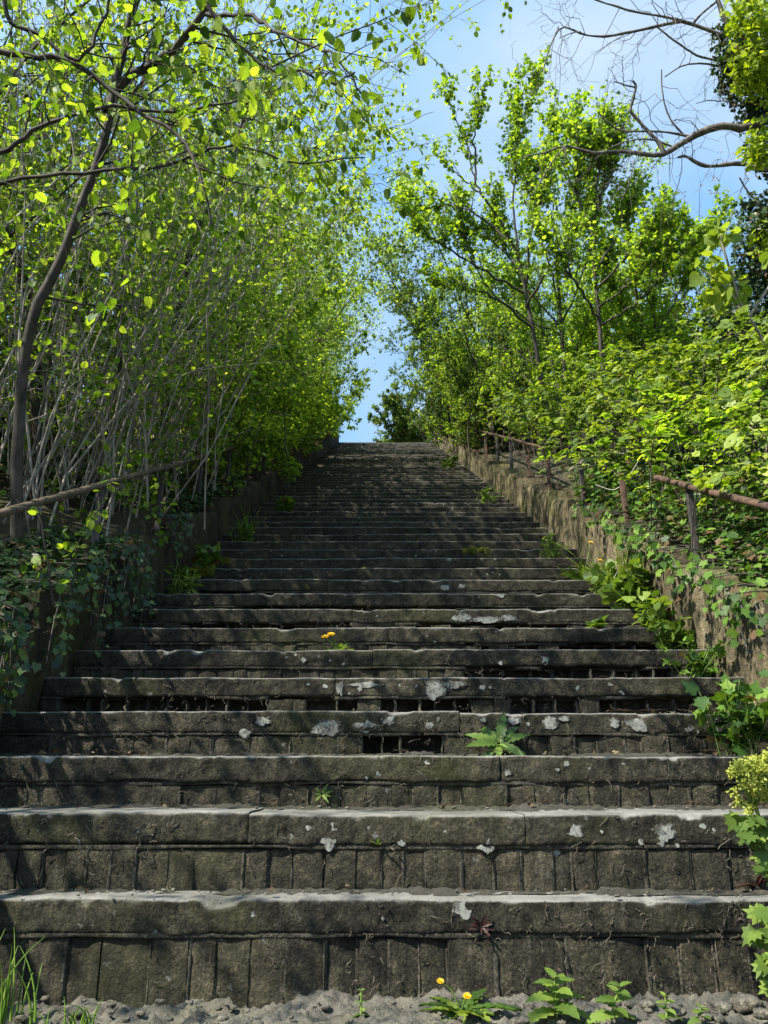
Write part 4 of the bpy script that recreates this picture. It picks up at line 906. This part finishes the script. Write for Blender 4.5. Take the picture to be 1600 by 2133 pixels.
def elder():
    rng = np.random.default_rng(611); z = 5.0
    b = at(1660, 950, z); b[2] = float(ground_h(b[0], b[1]))
    t = thing('elder_shrub', 'pale leaved elder sprig standing clear of the brambles at right', 'shrub', b)
    Ps = [resample([b, at(1610, 760, z), at(1545, 640, z), at(1500, 590, z), at(1460, 560, z)], 14), resample([at(1545, 640, z), at(1520, 560, z), at(1505, 510, z), at(1500, 490, z)], 14), resample([at(1560, 660, z), at(1600, 600, z), at(1640, 540, z), at(1650, 520, z)], 14)]
    for P in Ps: build('stem', [(*tubes(P[None], np.linspace(.010, .004, 14)[None], 6), 0)], M['bark_pale'], t)
    P = np.array(Ps); R = np.full((3, 14), .004); n = 95
    P1, R1 = sprout(rng, P, R, 26, .45, 1, .22, .4, 1, .1, m=5)
    pos, d, nn = leaf_spots(rng, P1, R1, n, .3, 1, .01, .5)
    build('foliage', [(*tubes(P1, R1, 4), 0)]+leaves(BROAD, pos, d, nn, .085*(.6+.6*rng.random(n)), .4+.6*rng.random(n), 1, .15), [M['stalk'], M['bramble']], t, kind='stuff')
elder()

# ---------------- small plants on and beside the steps
def g0(px, py, h=-.03):
    d = at(px, py, 1.0)-np.array((0, 0, CZ)); k = (h-CZ)/d[2]; return d*k+np.array((0, 0, CZ))
def onstep(px, i, back=.27):
    y = FACE_Y[i]+back; z = step_z(i)+.012; d = y*cP+(z-CZ)*sP
    return np.array(((px-800)/FPX*d, y, z))
def rosette(t, rng, base, n, ln, tpl, mat, tilt=(.1, .9), face=(0, 0, 1), curl=.35, nm='leaf_rosette', w=None):
    a = np.arange(n)*2.4+rng.random(n)*.6; tl = tilt[0]+(tilt[1]-tilt[0])*rng.random(n)
    d = np.stack([np.cos(a)*np.cos(tl), np.sin(a)*np.cos(tl), np.sin(tl)], -1)
    nn = np.stack([-np.cos(a)*np.sin(tl), -np.sin(a)*np.sin(tl), np.cos(tl)], -1)
    q = Vector((0, 0, 1)).rotation_difference(Vector(face).normalized()).to_matrix(); q = np.array(q)
    d = d@q.T; nn = nn@q.T
    return build(nm, leaves(tpl, base+d*.006, d, nn, ln*(.6+.6*rng.random(n)), rng.random(n), 0, curl), mat, t)
def flower(t, rng, c, r, stalk_from, facing=(0, -.5, .85), mat='yellow'):
    n = 26; f = nrm(np.array(facing)); ux = nrm(np.cross(f, [1, .1, 0])); uy = np.cross(f, ux); ch = []
    for ring, (rr_, up) in enumerate(((1, .15), (.75, .5), (.45, .9))):
        a = np.arange(n)/n*2*math.pi+ring*.1; d = nrm(np.cos(a)[:, None]*ux+np.sin(a)[:, None]*uy+f*up); nn = nrm(f-d*(d@f)[:, None])
        ch += leaves(NARROW, np.repeat(c[None], n, 0), d, nn, r*rr_*(.9+.2*rng.random(n)), rng.random(n))
    fl = build('flower', ch, M[mat], t)
    P = resample([stalk_from, (np.array(stalk_from)*.5+c*.5)+np.array([.004, 0, .01]), c], 8)
    build('flower_stalk', [(*tubes(P[None], np.full((1, 8), .0022), 5), 0)], M['stalk'], fl)
def dandelion(label, base, n, ln, flowers, seed, tilt=(.1, .9), mat='weed', face=(0, 0, 1)):
    rng = np.random.default_rng(seed); t = thing('dandelion', label, 'weed', base)
    rosette(t, rng, base, n, ln, DANDY, M[mat], tilt, face)
    for off, r in flowers: flower(t, rng, base+np.array(off), r, base+np.array([0, 0, .005]))
    return t
b = onstep(704, 5); dandelion('dandelion with two yellow flowers growing in the middle of the stairs', b, 16, .085, [((-.035, -.05, .10), .022), ((-.065, -.07, .085), .02)], 701, (.2, 1.2))
b = onstep(1212, 9, .22); dandelion('leafy dandelion clump against the right wall with a raised yellow flower', b, 30, .17, [((.26, -.02, .26), .026), ((.09, .0, .32), .02), ((.12, -.1, .16), .018)], 702, (.2, 1.3))
b = g0(960, 2112); dandelion('dark leaved dandelion on the rubble at the foot of the stairs', b, 17, .135, [((-.05, -.02, .075), .009), ((.012, -.05, .05), .010)], 703, (.05, .6), 'thorn')
def leafy_weed(name, label, base, n, ln, tpl, seed, tilt=(.1, 1.0), mat='weed', face=(0, 0, 1), cat='weed', curl=.35, grp=None):
    t = thing(name, label, cat, base, grp); rosette(t, np.random.default_rng(seed), base, n, ln, tpl, M[mat], tilt, face, curl); return t
leafy_weed('thistle_rosette', 'star shaped spiky leaf rosette on the third step right of the middle', onstep(1040, 2, .29)+np.array([0, 0, .035]), 13, .115, SPEAR, 711, (.05, .6), cat='weed', mat='thorn', face=(0, -.75, .65))
leafy_weed('weed_sprout', 'small flat weed rosette left of the middle, far up the steps', onstep(752, 10), 14, .10, LANCE, 712, (.1, .8), grp='small weeds on the steps')
def onface(px, i, py):
    y = FACE_Y[i]-.002; d = y*cP+(step_z(i)-CZ)*sP
    for _ in range(4):
        w = at(px, py, d); d *= y/w[1]
    return at(px, py, d)
leafy_weed('weed_sprout', 'tiny green sprout growing out of the bricks of the third riser', onface(670, 2, 1655), 9, .034, LANCE, 713, (.2, 1.2), face=(0, -1, .6), grp='small weeds on the steps')
leafy_weed('weed_sprout', 'tiny two leaved seedling on the face of the second step', onface(786, 1, 1762), 5, .034, LANCE, 714, (.5, 1.3), face=(0, -.5, 1), grp='small weeds on the steps')
leafy_weed('red_rosette', 'dark red leaf rosette growing from the lowest riser', onface(1002, 0, 1930), 11, .033, LANCE, 715, (.2, 1.0), mat='redleaf', face=(0, -1, .3))
leafy_weed('weed_sprout', 'tiny upright sprout right of the middle, far up the steps', onstep(860, 13), 7, .09, LANCE, 716, (.8, 1.4), grp='small weeds on the steps')
leafy_weed('weed_sprout', 'small dark sprout near the left end of the tenth step', onstep(455, 7, .3), 9, .07, LANCE, 717, (.5, 1.3), grp='small weeds on the steps')
leafy_weed('weed_sprout', 'lone upright leaf on a step below the flat weed rosette', onstep(545, 9, .3), 4, .08, LANCE, 718, (.7, 1.3), grp='small weeds on the steps')
b = onstep(1243, 6, .1); leafy_weed('mustard_seedling', 'low bright weed with rounded leaves lying on a step near the right wall', b, 22, .075, BROAD, 719, (.1, 1.1))
b = at(1578, 1858, 2.3); b[2] = step_z(0)+.012; leafy_weed('seedling', 'seedling with reddish pointed leaves at the right end of the lowest tread', b, 6, .075, LANCE, 723, (.3, 1.1), mat='redleaf')
def clump(name, label, base, n, h, leaf, seed, tpl=BROAD, mat='weed', spread=.5, grp=None):
    rng = np.random.default_rng(seed); t = thing(name, label, 'weed', base, grp); m = 6; s = np.linspace(0, 1, m); a = rng.random(n)*2*math.pi; k = spread*rng.random(n); hh = h*(.35+.75*rng.random(n)); P = np.zeros((n, m, 3))
    P[:, :, 0] = base[0]+.035*rng.normal(size=(n, 1))+(np.cos(a)*k*hh)[:, None]*s; P[:, :, 1] = base[1]+.025*rng.normal(size=(n, 1))+(np.sin(a)*k*hh-.2*hh)[:, None]*s; P[:, :, 2] = base[2]-.01+hh[:, None]*s*(1-.2*k[:, None]*s)
    R_ = np.full((n, m), .0018); q = n*7; pos, d, nn = leaf_spots(rng, P, R_, q, .25, 1.0, .012, .1)
    build('foliage', [(*tubes(P, R_, 4), 0)]+leaves(tpl, pos, d, nn, leaf*(.45+.7*rng.random(q)), rng.random(q), 1, .25), [M['stalk'], M[mat]], t, kind='stuff'); return t
def grass(label, base, n, h, spread, seed, mat='grass', lean=(0, 0), r=.0024, flat=True):
    rng = np.random.default_rng(seed); t = thing('grass_tuft', label, 'grass', base, 'grass tufts')
    m = 8; s = np.linspace(0, 1, m); a = rng.random(n)*2*math.pi; hh = h*(.5+.6*rng.random(n)); k = spread*(.3+rng.random(n))
    P = np.zeros((n, m, 3)); P[:, :, 0] = base[0]+.03*rng.normal(size=(n, 1))+(np.cos(a)*k+lean[0])[:, None]*hh[:, None]*s**1.8; P[:, :, 1] = base[1]+.02*rng.normal(size=(n, 1))+(np.sin(a)*k+lean[1])[:, None]*hh[:, None]*s**1.8
    P[:, :, 2] = base[2]-.005+hh[:, None]*(s-.35*k[:, None]*s**2.5)
    R = r*(1-.85*s)[None]*np.ones((n, 1))
    V, F = tubes(P, R, 3); build('blade', [(V, F, 0, np.repeat(rng.random(n), (m-1)*3))], M[mat], t, kind='stuff'); return t
b = g0(14, 2125); grass('bright grass tuft in the bottom left corner', b, 14, .20, .35, 741, r=.004)
b = g0(150, 2130); grass('short grass tuft on the rubble, right of the corner tuft', b, 16, .07, .9, 742, r=.003)
b = onstep(1300, 7, .18); grass('tall bright grass stalks standing in the leaf clumps at the right wall', b, 30, .6, .4, 743, mat='lime', lean=(.05, -.12), r=.0055)
b = onstep(1225, 9, .26); grass('long thin stalks above the dandelion clump', b, 14, .45, .7, 744, mat='lime', lean=(-.15, -.1), r=.0045)
b = onstep(512, 13, .2); grass('grass tuft beside the left wall halfway up', b, 26, .42, .6, 745, r=.004)
b = onstep(700, 5, .26); grass('thin grass stalks standing in the flowering dandelion', b, 5, .15, .5, 746, r=.0016)
b = onstep(1320, 7, .15); clump('garlic_mustard', 'big clump of rounded bright leaves against the right wall', b, 34, .27, .075, 720, BROAD, 'weed', .8)
b = onstep(1265, 8, .2); clump('garlic_mustard', 'small clump of rounded leaves uphill of the biggest clump, below the raised dandelion flower', b, 24, .24, .06, 726, BROAD, 'weed', .8)
b = onstep(1362, 6, .2); clump('garlic_mustard', 'clump of rounded leaves between the biggest clump and the lowest one', b, 26, .22, .06, 727, BROAD, 'weed', .9)
b = onstep(1400, 5, .2); clump('garlic_mustard', 'second clump of rounded leaves at the right wall, lower down the steps', b, 26, .2, .065, 721, BROAD, 'weed', .9)
b = onstep(1150, 11, .2); clump('wall_weed', 'small ferny weed at the foot of the right wall, above the dandelion clump', b, 22, .24, .05, 722, NARROW, 'weed', .7)
b = onstep(1452, 4, .2); clump('wall_weed', 'straggling ivy leaved weed at the right wall foot beside the bleached stem', b, 16, .2, .05, 724, IVY, 'ivy_light', .8)
b = onstep(1530, 2, .2); clump('wall_weed', 'ivy runner climbing at the right end of the third step', b, 26, .26, .06, 725, IVY, 'ivy_light', .8)
for k, (px, i, lab) in enumerate(((505, 13, 'green weed clump against the left wall, halfway to the top'), (430, 10, 'green weed at the foot of the left wall, below the clump with grass'), (380, 8, 'low weed in the corner of the left wall and the steps'), (600, 18, 'weed against the left wall, higher up'), (1010, 20, 'weed at the foot of the right wall below the long handrail'), (935, 34, 'small weed with an orange flower high up by the right wall'))):
    b = onstep(px, i, .15); clump('wall_weed', lab, b, 14, .16+.005*i, .07, 730+k, BROAD if k % 2 else NARROW, 'weed' if px > 800 else 'thorn', grp='weeds along the wall feet')
def nettle(label, base, h, pairs, ln, seed, lean=(0, 0), tpl=LANCE, mat='weed'):
    rng = np.random.default_rng(seed); t = thing('nettle', label, 'weed', base, 'nettles on the rubble')
    s = np.linspace(0, 1, 9); P = np.stack([base[0]+lean[0]*s**1.5*h, base[1]+lean[1]*s**1.5*h, base[2]+h*s], -1)
    build('stem', [(*tubes(P[None], np.linspace(.003, .0015, 9)[None], 5), 0)], M['stalk'], t)
    pos, d, nn = [], [], []; sz = []
    for k in range(pairs):
        tt = .15+.85*k/(pairs-1); p = along(P[None], np.ones((1, 9)), np.array([0]), np.array([tt*.999]))[0][0]; a0 = k*math.pi/2+.3
        for a in (a0, a0+math.pi):
            up = .1+.6*tt; v = nrm(np.array([math.cos(a), math.sin(a)*.8-.1, up])); n_ = nrm(np.array([0, -.25, 1])+.1*rng.normal(size=3)); n_ = nrm(n_-v*(v@n_)); pos.append(p); d.append(v); nn.append(n_); sz.append(ln*(1.1-.65*tt))
    W2 = _lance(.27, 10, .22)
    build('foliage', leaves(W2, np.array(pos), np.array(d), np.array(nn), np.array(sz), rng.random(len(pos)), 0, .5), M[mat], t, kind='stuff'); return t
nettle('nettle with toothed leaves, tallest weed at the foot of the stairs', g0(1160, 2120), .085, 6, .09, 751)
nettle('bright young nettle on the rubble, right of the tallest one', g0(1275, 2125), .075, 5, .065, 752, (.3, -.2))
nettle('tiny nettle seedling on the rubble near the bottom edge, right part', g0(1390, 2125), .05, 4, .04, 753)
nettle('tiny nettle seedling furthest right on the rubble', g0(1462, 2128), .03, 4, .035, 754)
nettle('tiny nettle seedling left of the dark leaved dandelion', g0(752, 2122), .06, 5, .022, 755)
def alexanders():
    rng = np.random.default_rng(761); z = 1.9; b = at(1665, 2085, z); b[2] = -.03
    t = thing('alexanders_plant', 'tall plant with domed yellow green flower heads at the right edge', 'plant', b)
    top = at(1575, 1670, z)
    main = resample([b, at(1640, 1950, z), at(1610, 1800, z), at(1580, 1700, z), at(1568, 1660, z)], 16)
    build('stem', [(*tubes(main[None], np.linspace(.008, .004, 16)[None], 8), 0)], M['stalk'], t)
    for px, py, r, q in ((1562, 1612, .035, .8), (1585, 1602, .03, 1.0), (1560, 1662, .035, .6), (1598, 1640, .04, .5), (1610, 1600, .035, .9), (1535, 1608, .012, .8)):
        c = at(px, py, z+.03*rng.normal()); root = along(main[None], np.ones((1, 16)), np.array([0]), np.array([.93]))[0][0]
        n = 26 if r > .02 else 8; v = nrm(rng.normal(size=(n, 3))+np.array([0, -.3, .7])); tips = c+v*r*np.array([1, 1, .8]); P = np.stack([np.repeat(root[None], n, 0), np.repeat((root*.35+c*.65)[None]-np.array([0, 0, r*.5]), n, 0), tips], 1)
        st = (*tubes(P, np.full((n, 3), .0013), 4), 0); k = 34; fp = np.repeat(tips, k, 0)+rng.normal(size=(n*k, 3))*.0055; d = nrm(rng.normal(size=(n*k, 3))+np.array([0, 0, .4])); nn = nrm(rng.normal(size=(n*k, 3))); nn = nrm(nn-d*(nn*d).sum(1, keepdims=True))
        build('flower_head', [st]+leaves(KITE, fp, d, nn, .0075*(.6+.7*rng.random(n*k)), rng.random(n*k), 1), [M['stalk'], M['umbel']], t)
    ch = []; stl = []
    for px, py, n in ((1560, 1700, 7), (1575, 1740, 9), (1590, 1770, 7), (1600, 1715, 8), (1598, 1790, 6), (1600, 1910, 6), (1603, 1950, 7), (1606, 2000, 6), (1560, 1720, 4), (1612, 2060, 5)):
        c = at(px, py, z+.04*rng.normal()); root = main[int(np.argmin(np.abs(main[:, 2]-c[2]+.04)))]; P = resample([root, root*.4+c*.6+np.array([0, 0, .01]), c], 6); stl.append((*tubes(P[None], np.full((1, 6), .0022), 5), 0))
        d = nrm(np.stack([-.5+.8*rng.normal(size=n), -.3+.6*rng.normal(size=n), -.35+.5*rng.normal(size=n)], -1)); nn = nrm(np.array([-.3, -.5, .8])+.35*rng.normal(size=(n, 3))); nn = nrm(nn-d*(nn*d).sum(1, keepdims=True)); ch += leaves(MAPLE, c+.012*rng.normal(size=(n, 3)), d, nn, .048*(.6+.6*rng.random(n)), rng.random(n), 1, .2)
    build('foliage', stl+ch, [M['stalk'], M['weed']], t, kind='stuff')
alexanders()
def stick(label, pts, r, seed, mat='straw'):
    rng = np.random.default_rng(seed); P = resample(pts, 18); P[1:-1] += np.cumsum(rng.normal(size=(16, 3))*.0025, 0)*np.sin(np.linspace(0, math.pi, 16))[:, None]
    o = build('dry_stem', [(*tubes((P-0)[None], np.linspace(r, r*.5, 18)[None], 6), 0)], M[mat], None, label=label, cat='stem', group='dry stems by the right wall', loc=P[0])
stick('bleached dry stem standing against the right wall near the lower edge of the ivy', [at(1574, 1452, 3.55), at(1566, 1390, 3.5), at(1550, 1320, 3.5), at(1520, 1255, 3.55)], .0045, 771)
stick('long thin dry stem slanting down from the ivy to the leaf clump', [at(1390, 1400, 4.3), at(1430, 1270, 4.2), at(1500, 1200, 4.1), at(1590, 1130, 4.0)], .003, 772, 'bark_grey')
stick('dry stem arching over the yellow flower on the right wall', [at(1268, 1225, 5.2), at(1300, 1175, 5.15), at(1340, 1145, 5.1), at(1360, 1140, 5.1)], .003, 773)
stick('dry stem crossing a step in front of the leaf clump', [at(1230, 1318, 4.55), at(1300, 1317, 4.5), at(1345, 1322, 4.45), at(1372, 1330, 4.4)], .003, 774)
stick('long dry stem hanging out of the brambles beside the lone posts', [at(1185, 980, 7.0), at(1220, 955, 6.9), at(1265, 940, 6.8), at(1300, 945, 6.7)], .0045, 775)
stick('grey dry stem in the brambles just left of the short handrail', [at(1240, 1010, 6.0), at(1280, 1020, 6.0), at(1310, 990, 6.0), at(1330, 960, 6.0)], .004, 776)
def moss_patch(label, px, i, w, h_, seed):
    rng = np.random.default_rng(seed); y = FACE_Y[i]; z = Z0+RISE*i; c = onstep(px, i, .02)
    nx, nv = 60, 12; U, Vv = np.meshgrid(np.linspace(-1, 1, nx), np.linspace(0, 1, nv), indexing='ij'); X = c[0]+U*w
    f = np.clip(1-np.abs(U)**3, 0, 1)*np.sin(np.pi*np.clip(Vv, 0, 1))**.5
    prof_y = np.where(Vv < .55, y-.002, y+(Vv-.55)/.45*.12); prof_z = np.where(Vv < .55, z-h_*(1-Vv/.55), z+.002)
    k = .016*f*(1+.6*fbm(np.stack([X*40, Vv*6, X*0], -1), 3, seed))-.003
    Y = prof_y-np.where(Vv < .6, k, k*.3); Z = prof_z+np.where(Vv > .45, k, 0)
    build('moss_cushion', [(np.stack([X, Y, Z], -1).reshape(-1, 3), grid_faces(nx, nv)[:, ::-1], 0)], M['moss'], None, label=label, cat='moss', group='moss cushions', loc=c)
moss_patch('long green moss cushion on a step edge right of the middle', 992, 12, .155, .06, 781)
moss_patch('moss cushion in the left corner of a step below the first weed clump', 440, 11, .16, .05, 782)
moss_patch('dark moss cushion at the left end of a step, one below the other', 410, 10, .14, .06, 783)

# ---------------- crumbs: stones, gravel, roots and litter
def stone_mesh(rng, r):
    nu, nv = 14, 9; u = np.linspace(0, 2*math.pi, nu+1); v = np.linspace(0.02, math.pi-.02, nv); Uu, Vv = np.meshgrid(u, v, indexing='ij')
    D = np.stack([np.cos(Uu)*np.sin(Vv), np.sin(Uu)*np.sin(Vv), np.cos(Vv)], -1); sd = int(rng.integers(9999))
    D2 = D*(1+.35*fbm(D*1.6, 3, sd)+.0)[..., None]; D2[-1] = D2[0]
    D2 = np.sign(D2)*np.abs(D2)**.8
    return (D2*r*np.array([1.2, .9, .62])).reshape(-1, 3), grid_faces(nu+1, nv)[:, ::-1]
rs = np.random.default_rng(801)
ST = [(1410, 2108, .018, 'grey angular stone lying on the rubble right of the nettles'), (1500, 2098, .024, 'flat grey stone near the bottom right corner'), (1555, 2090, .03, 'largest pale stone in the bottom right corner'), (1590, 2112, .02, 'brownish stone cut by the right edge at the bottom'), (1350, 2092, .016, 'small stone against the lowest riser'), (1470, 2118, .014, 'small stone between the flat stone and the bottom edge')]
for px, py, r, lab in ST:
    b = g0(px, py, -.02); V, F = stone_mesh(rs, r); build('rubble_stone', [(V+b, F, 0)], M['rubble'], None, label=lab, cat='stone', group='loose stones on the rubble', loc=b)
ch = []
for k in range(380):
    x = -1.4+2.9*rs.random(); y = 1.95+.38*rs.random(); V, F = stone_mesh(rs, .002+.012*rs.random()**3.5); ch.append((V+np.array([x, y, -.032+.012*rs.random()]), F, 0))
for k in range(330):
    i = int(rs.random()**1.5*7); x = -1.4+2.9*rs.random(); V, F = stone_mesh(rs, .0018+.005*rs.random()**3); ch.append((V+np.array([x, FACE_Y[i]+step_go(i)-.03-.13*rs.random()**1.5, step_z(i)+.008]), F, 0))
build('gravel', ch, M['rubble'], None, label='gravel and crumbs at the foot of the stairs and on the treads', cat='gravel', kind='stuff')
# dry moss strands and rootlets clinging to the riser faces
ch = []
for i in range(0, 11):
    n = int(800*(.8 if i else 1.7)/(1+.18*i)); m = 6
    x = -1.45+2.95*rs.random(n); hh = RISE if i else .24; u = rs.random(n)**1.5
    dens = fbm(np.stack([x*2.2, x*0+i*1.7, x*0], -1), 3, 55); keep = dens+.35*rs.normal(size=n) > -.05; x, u = x[keep], u[keep]; n = len(x)
    P = np.zeros((n, m, 3)); s = np.linspace(0, 1, m); L_ = .012+.035*rs.random(n)**2
    ang = rs.random(n)*2*math.pi; P[:, :, 0] = x[:, None]+np.cos(ang)[:, None]*L_[:, None]*s*.7; P[:, :, 2] = step_z(i)-.006-(u*hh*.95)[:, None]-L_[:, None]*s*.6
    P += np.cumsum(rs.normal(size=(n, m, 3))*.003, 1); P[:, :, 1] = FACE_Y[i]-.003-.010*np.abs(np.sin(s*4+ang[:, None]))*rs.random((n, 1))
    ch.append((*tubes(P, np.full((n, m), .0006)+.0009*rs.random((n, 1)), 4), 0, None))
build('dry_rootlets', ch, M['rootlet'], None, label='dry rootlets and moss strands clinging to the step faces', cat='rootlets', kind='stuff')
# leaf litter and broken twigs along the backs of the treads, thicker toward the right wall
pos, sz = [], []
for i in range(0, 26):
    n = 60 if i < 10 else 30; x = np.where(rs.random(n) < .45, XR-.5*rs.random(n)**1.5, np.where(rs.random(n) < .3, XL+.4*rs.random(n), -1.4+2.9*rs.random(n)))
    pos.append(np.stack([x, FACE_Y[i]+step_go(i)-.03-.14*rs.random(n)**1.3, np.full(n, step_z(i)+.018)], -1))
pos = np.concatenate(pos); n = len(pos); d = nrm(rs.normal(size=(n, 3))*np.array([1, 1, .25])); nn = nrm(np.array([0, -.2, 1])+.5*rs.normal(size=(n, 3))); nn = nrm(nn-d*(nn*d).sum(1, keepdims=True))
ch = leaves(OVAL, pos, d, nn, .010+.022*rs.random(n)**2.5, rs.random(n)*.7, 0, .5)
k = 260; i = (rs.random(k)**1.3*14).astype(int); x = np.where(rs.random(k) < .6, XR-.6*rs.random(k)**1.4, -1.4+2.9*rs.random(k)); fy = np.array([FACE_Y[a] for a in i])
a = rs.normal(size=k)*.35; L_ = .03+.09*rs.random(k)**2; m = 5; s = np.linspace(-.5, .5, m); P = np.zeros((k, m, 3)); P[:, :, 0] = x[:, None]+np.cos(a)[:, None]*L_[:, None]*s; P[:, :, 1] = (fy+GO-.05-.10*rs.random(k))[:, None]+np.sin(a)[:, None]*L_[:, None]*s; P[:, :, 2] = (Z0+RISE*i+.020)[:, None]+.006*rs.random((k, 1)); P += .003*rs.normal(size=P.shape)
ch.append((*tubes(P, np.full((k, m), .0014), 4), 0))
build('leaf_litter', ch, M['dryleaf'], None, label='dry leaf litter and broken twigs swept to the backs of the treads', cat='leaf litter', kind='stuff')
